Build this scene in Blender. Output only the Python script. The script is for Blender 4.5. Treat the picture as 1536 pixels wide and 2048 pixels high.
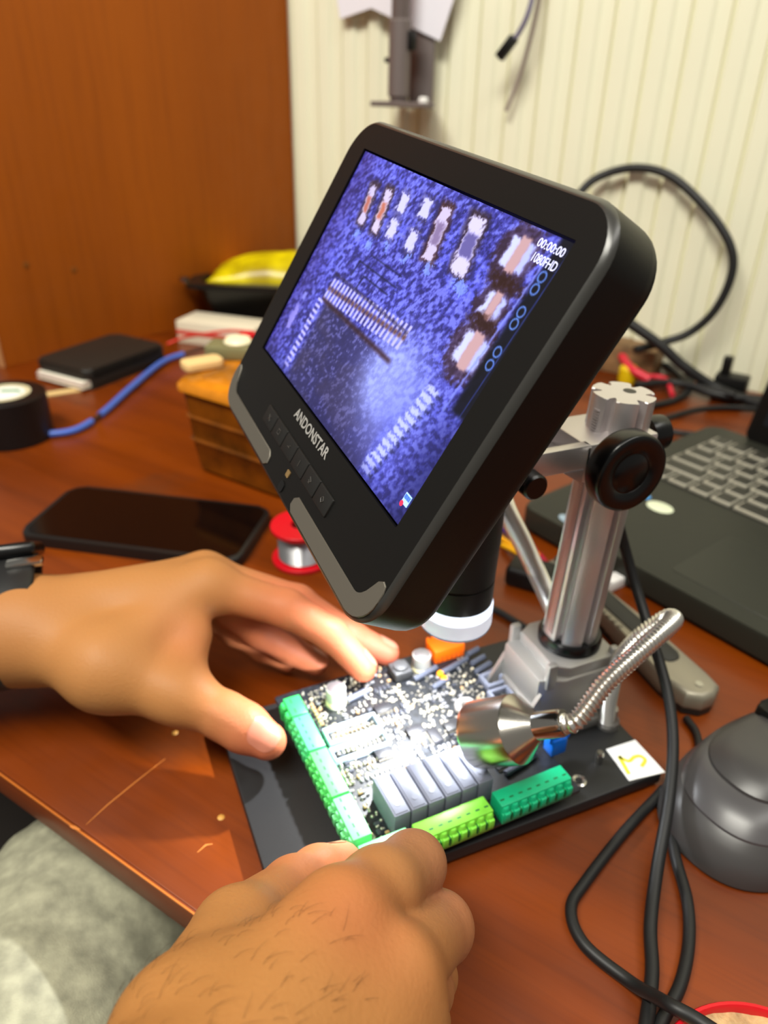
import bpy, bmesh, math, random
import numpy as np
from mathutils import Matrix, Vector

for o in list(bpy.data.objects):
    bpy.data.objects.remove(o)
scene = bpy.context.scene
COL = scene.collection
R = math.radians
random.seed(7)
rng = np.random.default_rng(7)

# ------------------------------------------------------------------ camera
CAM_H = 0.31                    # lens height above the desk
F_PX = 1500.0                   # focal length in pixels of a 1536x2048 frame
PITCH, ROLL, YAW = R(29.85), R(-1.24), R(23.5)

def _axes():
    f = np.array([0, math.cos(PITCH), -math.sin(PITCH)])
    r = np.array([1.0, 0, 0])
    d = np.cross(f, r)
    rr = math.cos(ROLL) * r + math.sin(ROLL) * d
    dd = -math.sin(ROLL) * r + math.cos(ROLL) * d
    ex = np.array([math.cos(YAW), math.sin(YAW), 0])
    ey = np.array([-math.sin(YAW), math.cos(YAW), 0])
    E = np.array([ex, ey, [0, 0, 1.0]])
    return E @ rr, E @ dd, E @ f
RIGHT, DOWN, FWD = _axes()
CAMP = np.array([0, 0, CAM_H])

cd = bpy.data.cameras.new('camera')
cam = bpy.data.objects.new('camera', cd)
COL.objects.link(cam)
cm = Matrix.Identity(4)
for i in range(3):
    cm[i][0] = RIGHT[i]; cm[i][1] = -DOWN[i]; cm[i][2] = -FWD[i]; cm[i][3] = CAMP[i]
cam.matrix_world = cm
cd.sensor_fit = 'VERTICAL'
cd.sensor_height = 36.0
cd.sensor_width = 27.0
cd.lens = F_PX / 2048 * 36.0
cd.clip_start = 0.01
cd.dof.use_dof = True
cd.dof.focus_distance = 0.250
cd.dof.aperture_fstop = 9.6
scene.camera = cam

# ------------------------------------------------------------------ world, big lights, exposure
w = bpy.data.worlds.new('room_light'); scene.world = w; w.use_nodes = True
w.node_tree.nodes['Background'].inputs[0].default_value = (1.0, 0.96, 0.86, 1)
w.node_tree.nodes['Background'].inputs[1].default_value = 0.22
scene.view_settings.view_transform = 'Standard'
scene.view_settings.look = 'None'
scene.view_settings.exposure = 0.0
scene.view_settings.gamma = 1.0
scene.view_settings.use_curve_mapping = False

# desk frame: s runs along the wall to the right, n runs towards the wall
WA = R(-55.3)
WD = np.array([math.cos(WA), math.sin(WA), 0]); NN = np.array([-WD[1], WD[0], 0])
def SN(s, n, z=0.0): return s * WD + n * NN + np.array([0, 0, z])
DESK_M = Matrix(((WD[0], NN[0], 0, 0), (WD[1], NN[1], 0, 0), (0, 0, 1, 0), (0, 0, 0, 1)))

def area_light(name, loc, target, sx, sy, power, col):
    l = bpy.data.lights.new(name, 'AREA'); l.shape = 'RECTANGLE'; l.size = sx; l.size_y = sy
    l.energy = power; l.color = col
    o = bpy.data.objects.new(name, l); COL.objects.link(o)
    o.location = loc
    o.rotation_euler = (Vector(target) - Vector(loc)).to_track_quat('-Z', 'Y').to_euler()
    return o
area_light('ceiling_light', SN(-0.30, -0.55, 1.70), SN(-0.15, 0.60, 0.05), 1.3, 0.40, 52, (1.0, 0.97, 0.86))
area_light('ceiling_light', SN(0.7, 0.35, 1.75), SN(0.1, 0.5, 0), 1.3, 0.35, 11, (1.0, 0.97, 0.90))

# ------------------------------------------------------------------ placing helpers
def ray(px, py):
    return RIGHT * ((px - 768) / F_PX) + DOWN * ((py - 1024) / F_PX) + FWD
def PX(px, py, z=0.0):                       # photo point on the horizontal plane z
    d = ray(px, py); return CAMP + d * ((z - CAM_H) / d[2])
def PV(px, py, v):                           # photo point on the upright plane y = v
    d = ray(px, py); return CAMP + d * (v / d[1])
def PW(px, py, n=0.95):                      # photo point on a plane parallel to the wall
    d = ray(px, py); return CAMP + d * (n / (d @ NN))

def T(x, y=None, z=None):
    if y is None: x, y, z = x
    return Matrix.Translation((float(x), float(y), float(z)))
def RZ(a): return Matrix.Rotation(a, 4, 'Z')
def RX(a): return Matrix.Rotation(a, 4, 'X')
def RY(a): return Matrix.Rotation(a, 4, 'Y')
I4 = Matrix.Identity(4)
WM = {}

def put(o, parent, M):
    WM[o] = M.copy()
    if parent is not None:
        o.parent = parent
        o.matrix_local = WM[parent].inverted() @ M
    else:
        o.matrix_local = M
    return o
def tag(o, label=None, cat=None, group=None, kind=None):
    if label: o['label'] = label
    if cat: o['category'] = cat
    if group: o['group'] = group
    if kind: o['kind'] = kind
    return o
def thing(name, M, label, cat, group=None):
    o = bpy.data.objects.new(name, None); COL.objects.link(o); o.empty_display_size = 0.01
    put(o, None, M); tag(o, label, cat, group)
    return o
def link(name, me, mat, parent=None, M=I4, **kw):
    o = bpy.data.objects.new(name, me); COL.objects.link(o)
    if mat is not None and len(me.materials) == 0: me.materials.append(mat)
    put(o, parent, M); tag(o, **kw)
    return o

# ------------------------------------------------------------------ mesh builders (return mesh data)
def finish(bm, name='m', smooth=True, angle=35):
    bmesh.ops.recalc_face_normals(bm, faces=bm.faces)
    me = bpy.data.meshes.new(name); bm.to_mesh(me); bm.free()
    if smooth:
        for p in me.polygons: p.use_smooth = True
        me.set_sharp_from_angle(angle=R(angle))
    return me
def bm_box(bm, x0, x1, y0, y1, z0, z1, bev=0.0, seg=2, M=None):
    r = bmesh.ops.create_cube(bm, size=1.0)
    vs = r['verts']
    for v in vs:
        v.co = Vector((x0 + (v.co.x + .5) * (x1 - x0), y0 + (v.co.y + .5) * (y1 - y0), z0 + (v.co.z + .5) * (z1 - z0)))
    if bev > 0:
        es = list({e for v in vs for e in v.link_edges})
        rb = bmesh.ops.bevel(bm, geom=es, offset=bev, segments=seg, profile=.5, affect='EDGES')
        vs = list({v for f in rb['faces'] for v in f.verts} | {v for v in vs if v.is_valid})
    if M is not None:
        bmesh.ops.transform(bm, matrix=M, verts=vs)
    return vs
def box(x0, x1, y0, y1, z0, z1, bev=0.0, seg=2):
    bm = bmesh.new(); bm_box(bm, x0, x1, y0, y1, z0, z1, bev, seg); return finish(bm)
def bm_lathe(bm, prof, seg=32, M=None, cap=True):
    rings = []
    new = []
    for r, z in prof:
        if r < 1e-7:
            v = bm.verts.new((0, 0, z)); rings.append([v]); new.append(v)
        else:
            ring = [bm.verts.new((r * math.cos(2 * math.pi * i / seg), r * math.sin(2 * math.pi * i / seg), z)) for i in range(seg)]
            rings.append(ring); new += ring
    for a, b in zip(rings[:-1], rings[1:]):
        for i in range(seg):
            j = (i + 1) % seg
            if len(a) == 1 and len(b) == 1: continue
            if len(a) == 1: bm.faces.new((a[0], b[j], b[i]))
            elif len(b) == 1: bm.faces.new((a[i], a[j], b[0]))
            else: bm.faces.new((a[i], a[j], b[j], b[i]))
    if cap:
        if len(rings[0]) > 1: bm.faces.new(rings[0][::-1])
        if len(rings[-1]) > 1: bm.faces.new(rings[-1])
    if M is not None: bmesh.ops.transform(bm, matrix=M, verts=new)
    return new
def lathe(prof, seg=32, cap=True, angle=35):
    bm = bmesh.new(); bm_lathe(bm, prof, seg, None, cap); return finish(bm, angle=angle)
def bm_prism(bm, outline, z0, z1, bev=0.0, seg=2, M=None):
    a = [bm.verts.new((x, y, z0)) for x, y in outline]
    b = [bm.verts.new((x, y, z1)) for x, y in outline]
    n = len(a)
    f0 = bm.faces.new(a[::-1]); f1 = bm.faces.new(b)
    for i in range(n):
        bm.faces.new((a[i], a[(i + 1) % n], b[(i + 1) % n], b[i]))
    vs = a + b
    if bev > 0:
        es = list(f0.edges) + list(f1.edges)
        rb = bmesh.ops.bevel(bm, geom=es, offset=bev, segments=seg, profile=.5, affect='EDGES')
        vs = list({v for f in rb['faces'] for v in f.verts} | {v for v in vs if v.is_valid})
    if M is not None: bmesh.ops.transform(bm, matrix=M, verts=vs)
    return vs
def prism(outline, z0, z1, bev=0.0, seg=2, angle=35):
    bm = bmesh.new(); bm_prism(bm, outline, z0, z1, bev, seg); return finish(bm, angle=angle)
def rrect(x0, x1, y0, y1, r, n=8):
    out = []
    for cx, cy, a0 in ((x1 - r, y0 + r, -90), (x1 - r, y1 - r, 0), (x0 + r, y1 - r, 90), (x0 + r, y0 + r, 180)):
        for i in range(n + 1):
            a = R(a0 + 90 * i / n); out.append((cx + r * math.cos(a), cy + r * math.sin(a)))
    return out
def spline(pts, n=12):
    P = [np.array(p, float) for p in pts]
    if len(P) < 3: return [P[0] + (P[1] - P[0]) * t for t in np.linspace(0, 1, n)]
    Q = [2 * P[0] - P[1]] + P + [2 * P[-1] - P[-2]]
    out = []
    for i in range(1, len(Q) - 2):
        p0, p1, p2, p3 = Q[i - 1:i + 3]
        for k in range(n):
            t = k / n
            out.append(.5 * ((2 * p1) + (-p0 + p2) * t + (2 * p0 - 5 * p1 + 4 * p2 - p3) * t * t + (-p0 + 3 * p1 - 3 * p2 + p3) * t ** 3))
    out.append(P[-1])
    return out
def bm_tube(bm, path, rad, seg=10, cap=True):
    path = [Vector(p) for p in path]
    n = len(path)
    if not hasattr(rad, '__len__'): rad = [rad] * n
    t0 = (path[1] - path[0]).normalized()
    up = Vector((0, 0, 1)) if abs(t0.z) < .9 else Vector((1, 0, 0))
    u = t0.cross(up).normalized()
    rings = []
    for i in range(n):
        t = (path[min(i + 1, n - 1)] - path[max(i - 1, 0)])
        if t.length < 1e-9: t = t0
        t.normalize()
        u = (u - t * u.dot(t)); u.normalize()
        v = t.cross(u)
        rings.append([bm.verts.new(path[i] + (u * math.cos(2 * math.pi * k / seg) + v * math.sin(2 * math.pi * k / seg)) * rad[i]) for k in range(seg)])
    for a, b in zip(rings[:-1], rings[1:]):
        for k in range(seg):
            bm.faces.new((a[k], a[(k + 1) % seg], b[(k + 1) % seg], b[k]))
    if cap:
        bm.faces.new(rings[0][::-1]); bm.faces.new(rings[-1])
def tube(path, rad, seg=10, cap=True):
    bm = bmesh.new(); bm_tube(bm, path, rad, seg, cap); return finish(bm, angle=60)
def text_mesh(body, size, depth=0.0, bold=0.0):
    c = bpy.data.curves.new('lettering', 'FONT'); c.body = body; c.size = size
    c.extrude = depth; c.offset = bold; c.resolution_u = 3
    o = bpy.data.objects.new('lettering', c); COL.objects.link(o)
    dg = bpy.context.evaluated_depsgraph_get()
    me = bpy.data.meshes.new_from_object(o.evaluated_get(dg))
    bpy.data.objects.remove(o); bpy.data.curves.remove(c)
    return me
def fit_mesh(me, x0, x1, y0, y1, z=0.0):
    co = np.empty(len(me.vertices) * 3); me.vertices.foreach_get('co', co); co = co.reshape(-1, 3)
    lo, hi = co.min(0), co.max(0)
    co[:, 0] = x0 + (co[:, 0] - lo[0]) / (hi[0] - lo[0]) * (x1 - x0)
    co[:, 1] = y0 + (co[:, 1] - lo[1]) / (hi[1] - lo[1]) * (y1 - y0)
    co[:, 2] += z - lo[2]
    me.vertices.foreach_set('co', co.ravel()); me.update()
    return me
def raw_mesh(V, F, smooth=True):
    me = bpy.data.meshes.new('m'); me.from_pydata([tuple(v) for v in V], [], [tuple(f) for f in F]); me.update()
    if smooth:
        me.polygons.foreach_set('use_smooth', [True] * len(me.polygons))
    return me

# ------------------------------------------------------------------ materials
def lin(c):
    return tuple(((x / 255) / 12.92 if x / 255 <= .04045 else ((x / 255 + .055) / 1.055) ** 2.4) for x in c) + (1.0,)
def mat(name, col, rough=.5, metal=0.0, coat=0.0, vary=.0, vscale=60.0, bump=0.0, bscale=400.0, emit=0.0, trans=0.0, ior=1.45, sub=0.0, spec=.5, aniso=0.0, alpha=1.0):
    m = bpy.data.materials.new(name); m.use_nodes = True
    nt = m.node_tree; b = nt.nodes['Principled BSDF']
    b.inputs['Base Color'].default_value = lin(col)
    b.inputs['Roughness'].default_value = rough
    b.inputs['Metallic'].default_value = metal
    b.inputs['Coat Weight'].default_value = coat
    b.inputs['Specular IOR Level'].default_value = spec
    b.inputs['IOR'].default_value = ior
    b.inputs['Transmission Weight'].default_value = trans
    b.inputs['Anisotropic'].default_value = aniso
    b.inputs['Alpha'].default_value = alpha
    if sub:
        b.inputs['Subsurface Weight'].default_value = sub
        b.inputs['Subsurface Radius'].default_value = (.004, .0015, .0008)
        b.inputs['Subsurface Scale'].default_value = 1.0
    if emit:
        b.inputs['Emission Color'].default_value = lin(col); b.inputs['Emission Strength'].default_value = emit
    tc = nt.nodes.new('ShaderNodeTexCoord')
    if vary:
        n = nt.nodes.new('ShaderNodeTexNoise'); n.inputs['Scale'].default_value = vscale; n.inputs['Detail'].default_value = 5
        r = nt.nodes.new('ShaderNodeValToRGB')
        a = lin(tuple(max(0, x * (1 - vary)) for x in col)); c = lin(tuple(min(255, x * (1 + vary)) for x in col))
        r.color_ramp.elements[0].position = .3; r.color_ramp.elements[0].color = a
        r.color_ramp.elements[1].position = .7; r.color_ramp.elements[1].color = c
        nt.links.new(tc.outputs['Object'], n.inputs['Vector']); nt.links.new(n.outputs['Fac'], r.inputs['Fac'])
        nt.links.new(r.outputs['Color'], b.inputs['Base Color'])
    if bump:
        n = nt.nodes.new('ShaderNodeTexNoise'); n.inputs['Scale'].default_value = bscale; n.inputs['Detail'].default_value = 4
        bp = nt.nodes.new('ShaderNodeBump'); bp.inputs['Strength'].default_value = bump; bp.inputs['Distance'].default_value = .0005
        nt.links.new(tc.outputs['Object'], n.inputs['Vector']); nt.links.new(n.outputs['Fac'], bp.inputs['Height'])
        nt.links.new(bp.outputs['Normal'], b.inputs['Normal'])
    return m
def attr_mat(name, rough=.5, bump=0.0, bscale=400, sub=0.0, emit=0.0, spec=.5, metal=0.0):
    m = mat(name, (128, 128, 128), rough, bump=bump, bscale=bscale, sub=sub, spec=spec, metal=metal)
    nt = m.node_tree; b = nt.nodes['Principled BSDF']
    a = nt.nodes.new('ShaderNodeAttribute'); a.attribute_name = 'tint'
    if emit:
        nt.links.new(a.outputs['Color'], b.inputs['Emission Color']); b.inputs['Emission Strength'].default_value = emit
        b.inputs['Base Color'].default_value = (.003, .003, .004, 1)
    else:
        nt.links.new(a.outputs['Color'], b.inputs['Base Color'])
    return m
def set_tint(me, C):
    at = me.color_attributes.new('tint', 'FLOAT_COLOR', 'POINT')
    buf = np.ones((len(me.vertices), 4), np.float32); buf[:, :3] = C
    at.data.foreach_set('color', buf.ravel())
def wood(name, dark, mid, light, axis=0, rough=.3, coat=.3, scale=1.0, flecks=True):
    m = bpy.data.materials.new(name); m.use_nodes = True
    nt = m.node_tree; L = nt.links; b = nt.nodes['Principled BSDF']
    tc = nt.nodes.new('ShaderNodeTexCoord')
    mp = nt.nodes.new('ShaderNodeMapping')
    sc = [22 * scale] * 3; sc[axis] = 1.6 * scale
    mp.inputs['Scale'].default_value = sc
    L.new(tc.outputs['Object'], mp.inputs['Vector'])
    n1 = nt.nodes.new('ShaderNodeTexNoise'); n1.inputs['Scale'].default_value = 1.0; n1.inputs['Detail'].default_value = 9; n1.inputs['Distortion'].default_value = .6
    L.new(mp.outputs['Vector'], n1.inputs['Vector'])
    mp2 = nt.nodes.new('ShaderNodeMapping'); s2 = [420 * scale] * 3; s2[axis] = 16 * scale
    mp2.inputs['Scale'].default_value = s2
    L.new(tc.outputs['Object'], mp2.inputs['Vector'])
    n2 = nt.nodes.new('ShaderNodeTexNoise'); n2.inputs['Scale'].default_value = 1.0; n2.inputs['Detail'].default_value = 3
    L.new(mp2.outputs['Vector'], n2.inputs['Vector'])
    r = nt.nodes.new('ShaderNodeValToRGB')
    r.color_ramp.elements[0].position = .30; r.color_ramp.elements[0].color = lin(dark)
    r.color_ramp.elements[1].position = .72; r.color_ramp.elements[1].color = lin(light)
    e = r.color_ramp.elements.new(.5); e.color = lin(mid)
    L.new(n1.outputs['Fac'], r.inputs['Fac'])
    r2 = nt.nodes.new('ShaderNodeValToRGB')
    r2.color_ramp.elements[0].position = .33; r2.color_ramp.elements[0].color = (.55, .5, .45, 1)
    r2.color_ramp.elements[1].position = .52; r2.color_ramp.elements[1].color = (1, 1, 1, 1)
    L.new(n2.outputs['Fac'], r2.inputs['Fac'])
    mx = nt.nodes.new('ShaderNodeMix'); mx.data_type = 'RGBA'; mx.blend_type = 'MULTIPLY'; mx.inputs['Factor'].default_value = .25
    L.new(r.outputs['Color'], mx.inputs['A']); L.new(r2.outputs['Color'], mx.inputs['B'])
    out = mx.outputs['Result']
    if flecks:
        v = nt.nodes.new('ShaderNodeTexVoronoi'); v.inputs['Scale'].default_value = 55
        nz = nt.nodes.new('ShaderNodeTexNoise'); nz.inputs['Scale'].default_value = 9; nz.inputs['Detail'].default_value = 6
        L.new(tc.outputs['Object'], nz.inputs['Vector']); L.new(tc.outputs['Object'], v.inputs['Vector'])
        rr = nt.nodes.new('ShaderNodeValToRGB')
        rr.color_ramp.elements[0].position = .60; rr.color_ramp.elements[0].color = (0, 0, 0, 1)
        rr.color_ramp.elements[1].position = .70; rr.color_ramp.elements[1].color = (.45, .45, .45, 1)
        L.new(nz.outputs['Fac'], rr.inputs['Fac'])
        mx2 = nt.nodes.new('ShaderNodeMix'); mx2.data_type = 'RGBA'; mx2.inputs['B'].default_value = lin((70, 45, 30))
        L.new(rr.outputs['Color'], mx2.inputs['Factor']); L.new(out, mx2.inputs['A'])
        out = mx2.outputs['Result']
    L.new(out, b.inputs['Base Color'])
    rn = nt.nodes.new('ShaderNodeMapRange'); rn.inputs['To Min'].default_value = rough * .75; rn.inputs['To Max'].default_value = rough * 1.35
    n3 = nt.nodes.new('ShaderNodeTexNoise'); n3.inputs['Scale'].default_value = 35; n3.inputs['Detail'].default_value = 6
    L.new(tc.outputs['Object'], n3.inputs['Vector']); L.new(n3.outputs['Fac'], rn.inputs['Value']); L.new(rn.outputs['Result'], b.inputs['Roughness'])
    bp = nt.nodes.new('ShaderNodeBump'); bp.inputs['Strength'].default_value = .12; bp.inputs['Distance'].default_value = .0004
    L.new(n2.outputs['Fac'], bp.inputs['Height']); L.new(bp.outputs['Normal'], b.inputs['Normal'])
    b.inputs['Coat Weight'].default_value = coat; b.inputs['Coat Roughness'].default_value = .18
    b.inputs['Specular IOR Level'].default_value = .32
    return m

M_DESK = wood('varnished_wood', (92, 36, 1), (112, 46, 2), (130, 57, 3), axis=0, rough=.34, coat=.10)
M_PANEL = wood('panel_wood', (156, 78, 1), (162, 82, 2), (168, 86, 3), axis=2, rough=.6, coat=.0, scale=.35, flecks=False)
M_EDGE = wood('edge_band', (92, 40, 14), (112, 50, 18), (128, 62, 24), axis=0, rough=.4, coat=.1, flecks=False)
M_WALL = mat('cream_wall_panel', (230, 228, 202), .55, vary=.02, vscale=4)
M_BLACK = mat('black_plastic', (12, 11, 10), .42, bump=.06, bscale=1500, spec=.35)
M_BEZEL = mat('black_bezel', (14, 13, 12), .42, spec=.3)
M_BLACKGLOSS = mat('gloss_black', (7, 7, 8), .28)
M_RUBBER = mat('black_rubber', (20, 20, 21), .5)
M_PLATE = mat('black_base_plate', (30, 30, 31), .5, bump=.25, bscale=1800, spec=.5)
M_ALU = mat('brushed_aluminium', (210, 204, 204), .42, metal=.85)
M_CAST = mat('cast_aluminium', (160, 157, 153), .5, metal=.8, bump=.1, bscale=900)
M_STEEL = mat('polished_steel', (190, 188, 184), .16, metal=1.0)
M_TRIM = mat('gunmetal_trim', (112, 107, 98), .5, metal=.6)
M_WHITE = mat('white_paper', (232, 230, 228), .7)
M_RED = mat('red_plastic', (196, 10, 28), .35)

# ================================================================== THE SETTING
fl = link('floor', box(-3, 3, -3, 3, -.76, -.74), mat('dark_floor', (38, 33, 30), .6, vary=.2, vscale=5), kind='structure')
# back wall: upright ribbed strips on a backing board
WALL_N = .95
wb = link('wall_back', box(-.80, .75, WALL_N + .0097, WALL_N + .03, -.74, 1.9), M_WALL, M=DESK_M, kind='structure')
pitch = .0402
def strip_mesh():
    bm = bmesh.new()
    prof = [(0, .0095), (.0014, .0090), (.0026, .0030), (.0036, 0), (.0195, 0), (.0210, .0006), (.0236, .0042), (.0250, .0048), (.0380, .0048), (.0388, .0060), (.0394, .0090), (pitch, .0095)]
    a = [bm.verts.new((x, y, -.70)) for x, y in prof]; b = [bm.verts.new((x, y, 1.85)) for x, y in prof]
    for i in range(len(prof) - 1): bm.faces.new((a[i], a[i + 1], b[i + 1], b[i]))
    bm.faces.new(a[::-1]); bm.faces.new(b)
    bm.faces.new((a[0], b[0], b[-1], a[-1]))
    return finish(bm, angle=50)
sm = strip_mesh()
for k in range(33):
    s = -.788 + .0000 + k * pitch + .0355 - .0402
    link('wall_panel', sm, M_WALL, wb, DESK_M @ T(s, WALL_N, 0))

# wooden partition on the left, standing on the desk
pa = np.array([-.077, .985, 0.0]); pb = SN(-.758, .949)
pd = (pb - pa); plen = np.linalg.norm(pd); pang = math.atan2(pd[1], pd[0])
wl = link('wall_left', box(0, plen, 0, .018, 0.0, 1.9, .0008), M_PANEL, M=T(pa) @ RZ(pang), kind='structure')
link('edge_strip', box(-.004, .0, -.001, .019, 0.0, 1.9, .0008), mat('pale_edge', (205, 150, 100), .5), wl, T(pa) @ RZ(pang))
screwm = lathe([(0, -.001), (.004, -.001), (.004, .0004), (.002, .0008), (0, .0004)], 16)
for px, py in ((148, 540), (52, 530)):
    d = ray(px, py); nrm = np.array([-pd[1], pd[0], 0]) / plen
    t = ((pa - CAMP) @ nrm) / (d @ nrm); p = CAMP + d * t
    link('screw_cover', screwm, mat('cover_plug', (120, 66, 14), .4), wl, T(p) @ RZ(pang) @ RX(R(90)))

# ================================================================== DESK
desk = thing('desk', DESK_M @ T(0, .122, -.018), 'reddish brown varnished wooden desk everything stands on', 'desk')
dt = link('desktop', box(-1.3, .95, .1235, .949, -.018, 0, .0008), M_DESK, desk, DESK_M)
link('edge_band', box(-1.3, .95, .1220, .1235, -.018, -.0002, .0003), M_EDGE, dt, DESK_M)
link('pale_edge_line', box(-1.3, .95, .1217, .1226, -.0012, .0001, .0002), mat('pale_edge_line_wood', (176, 96, 28), .45), dt, DESK_M)  # thin paler strip along the desktop's front top edge
for s in (-1.25, .9):
    link('leg', box(s - .02, s + .02, .16, .92, -.738, -.018, .001), M_EDGE, desk, DESK_M)
scm = mat('pale_scratch', (196, 118, 52), .5)
def scratch(pts, wd):
    P = [PX(a, b, .0) for a, b in pts]
    V = []; F = []
    for i, p in enumerate(P):
        t = P[min(i + 1, len(P) - 1)] - P[max(i - 1, 0)]; t = t / np.linalg.norm(t); nrm = np.array([-t[1], t[0], 0])
        ww = wd * (.4 if i in (0, len(P) - 1) else 1)
        V += [p + nrm * ww + np.array([0, 0, .00012]), p - nrm * ww + np.array([0, 0, .00012])]
        if i: F.append((2 * i - 2, 2 * i - 1, 2 * i + 1, 2 * i))
    link('scratch', raw_mesh(V, F, False), scm, dt)
scratch([(172, 1650), (215, 1610), (270, 1565), (330, 1518)], .0003)
scratch([(160, 1660), (148, 1655), (140, 1652)], .0009)
scratch([(395, 1705), (412, 1690), (425, 1688)], .0004)
for px, py in ((442, 1635), (350, 1466)):
    p = PX(px, py)
    link('paint_fleck', lathe([(0, .0008), (.0012, .0006), (.0018, .0001)], 10, cap=False), mat('fleck', (205, 150, 70), .5), dt, T(p))

# ================================================================== MICROSCOPE
PU0, PU1, PV0, PV1, PZ = .0372, .2385, .1855, .3050, .010
MICRO = T((PU0 + PU1) / 2, (PV0 + PV1) / 2, 0)
mic = thing('digital_microscope', MICRO, 'black digital microscope with tilted screen, silver pillar and two gooseneck lamps', 'microscope')
bp = link('base_plate', prism(rrect(PU0, PU1, PV0, PV1, .003, 4), .003, PZ, .0006, 2), M_PLATE, mic)
footm = lathe([(.006, 0), (.0065, .001), (.006, .003)], 16)
for x in (PU0 + .012, PU1 - .012):
    for y in (PV0 + .012, PV1 - .012):
        link('rubber_foot', footm, M_RUBBER, bp, T(x, y, 0))
# white tape label with a handwritten 2
c0, c1, c2, c3 = [PX(a, b, PZ) for a, b in ((1212, 1500), (1270, 1481), (1330, 1546), (1258, 1563))]
lo = (c0 + c1 + c2 + c3) / 4
bm = bmesh.new()
q = [bm.verts.new(p - lo + np.array([0, 0, .0002])) for p in (c0, c1, c2, c3)]
bm.faces.new(q[::-1])
for v in list(bm.verts): pass
ext = bmesh.ops.extrude_face_region(bm, geom=bm.faces[:])
bmesh.ops.translate(bm, vec=(0, 0, .0004), verts=[v for v in ext['geom'] if isinstance(v, bmesh.types.BMVert)])
link('label_tape', finish(bm, smooth=False), M_WHITE, bp, T(lo), label='white tape label with a yellow handwritten 2')
ink = mat('yellow_marker', (214, 204, 60), .6)
pts2 = [(1262, 1512), (1278, 1508), (1284, 1518), (1272, 1530), (1258, 1536), (1250, 1541)]
pa2 = [PX(a, b, PZ + .0008) for a, b in ((1283, 1533), (1290, 1520), (1280, 1512), (1268, 1514), (1258, 1522), (1245, 1517), (1238, 1512))]
def flat_stroke(P, wd):
    P = spline(P, 6); V = []; F = []
    for i, p in enumerate(P):
        t = P[min(i + 1, len(P) - 1)] - P[max(i - 1, 0)]; t = t / np.linalg.norm(t); nr = np.array([-t[1], t[0], 0])
        V += [p + nr * wd, p - nr * wd]
        if i: F.append((2 * i - 2, 2 * i - 1, 2 * i + 1, 2 * i))
    return V, F
V, F = flat_stroke(pa2, .0009)
V2, F2 = flat_stroke([PX(a, b, PZ + .0008) for a, b in ((1238, 1512), (1248, 1530), (1258, 1548))], .0010)
F += [tuple(i + len(V) for i in f) for f in F2]; V += V2
link('handwritten_number', raw_mesh([v - lo for v in V], F, False), ink, bp, T(lo))
# plate screw and hole rim
p = PX(1196, 1524, PZ)
link('screw_post', lathe([(.0022, 0), (.0022, .006), (.0016, .0072), (.0, .0072)], 16), M_STEEL, bp, T(p))
p = PX(1157, 1562, PZ)
link('hole_rim', lathe([(.0036, 0), (.0040, .0006), (.0030, .0010), (.0018, .0007), (.0016, .0001)], 20, cap=False), M_STEEL, bp, T(p))

# pillar bracket
bc = np.array([.2185, .250])
br = bmesh.new()
bm_prism(br, rrect(.186, .2375, .224, .276, .004, 4), PZ, PZ + .007, .0010, 2)
bm_prism(br, [(.190, .2335), (.203, .2285), (.2365, .2285), (.2365, .2715), (.203, .2715), (.190, .2665)], PZ + .006, .046, .0012, 2)
bm_box(br, .188, .196, .236, .264, PZ + .004, .026, .001)
bm_prism(br, [(.198, .2345), (.206, .2300), (.2365, .2300), (.2365, .2700), (.206, .2700), (.198, .2655)], .045, .0525, .0015, 2)
for yy in (.2325, .2675):
    bm_box(br, .193, .199, yy - .002, yy + .002, .040, .056, .0012)
    bm_box(br, .232, .2365, yy - .002, yy + .002, .040, .056, .0012)
# gusset ribs on the foot
for yy in (.2325, .2675):
    bm_prism(br, [(.0, .0), (.012, .0), (.012, .022)], -.0012, .0012, 0, 1, T(.179, yy, PZ + .006) @ RX(R(90)))
link('pillar_bracket', finish(br), M_CAST, mic)
sc = lathe([(.0036, 0), (.0036, .003), (.0030, .004), (.0014, .004), (.0012, .0022), (0, .0022)], 16)
bolt = sc
for x, y in ((.1905, .2285), (.1905, .2715), (.233, .2285)):
    link('bolt', bolt, M_STEEL, mic, T(x, y, PZ + .007))
link('collar', lathe([(.0150, .0505), (.0165, .0510), (.0168, .0565), (.0158, .0590), (.0118, .0590)], 40, cap=False), mat('black_collar', (8, 9, 11), .25), mic, T(bc[0], bc[1], 0))

# pillar: aluminium extrusion with slots
def pillar_outline(r=.0140):
    pts = []
    for k in range(6):
        a0 = R(60 * k + 59)
        for t in np.linspace(-21, 21, 8):
            a = a0 + R(t); pts.append((r * math.cos(a), r * math.sin(a)))
        for t, rr in ((23, r * .90), (24.5, r * .70), (30, r * .64), (35.5, r * .70), (37, r * .90)):
            a = a0 + R(t); pts.append((rr * math.cos(a), rr * math.sin(a)))
    return pts
pil_top = .1925
PIL = T(bc[0] - .001, bc[1], .05) @ Matrix.Rotation(R(2.2), 4, Vector((.399, .917, 0))) @ T(0, 0, -.05)
pil = link('pillar', prism(pillar_outline(), .050, pil_top, .0003, 1, angle=28), M_ALU, mic, PIL)
rk = bmesh.new()
for i in range(100):
    z = .062 + i * .00125
    bm_box(rk, -.0145, -.0134, -.0030, .0005, z, z + .0007)
link('toothed_rack', finish(rk, smooth=False), M_ALU, pil, PIL)
link('bore', lathe([(.0022, 0), (.0030, .0001)], 16, cap=True), mat('dark_bore', (70, 68, 66), .5, metal=.8), pil, PIL @ T(.004, .001, pil_top))

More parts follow.
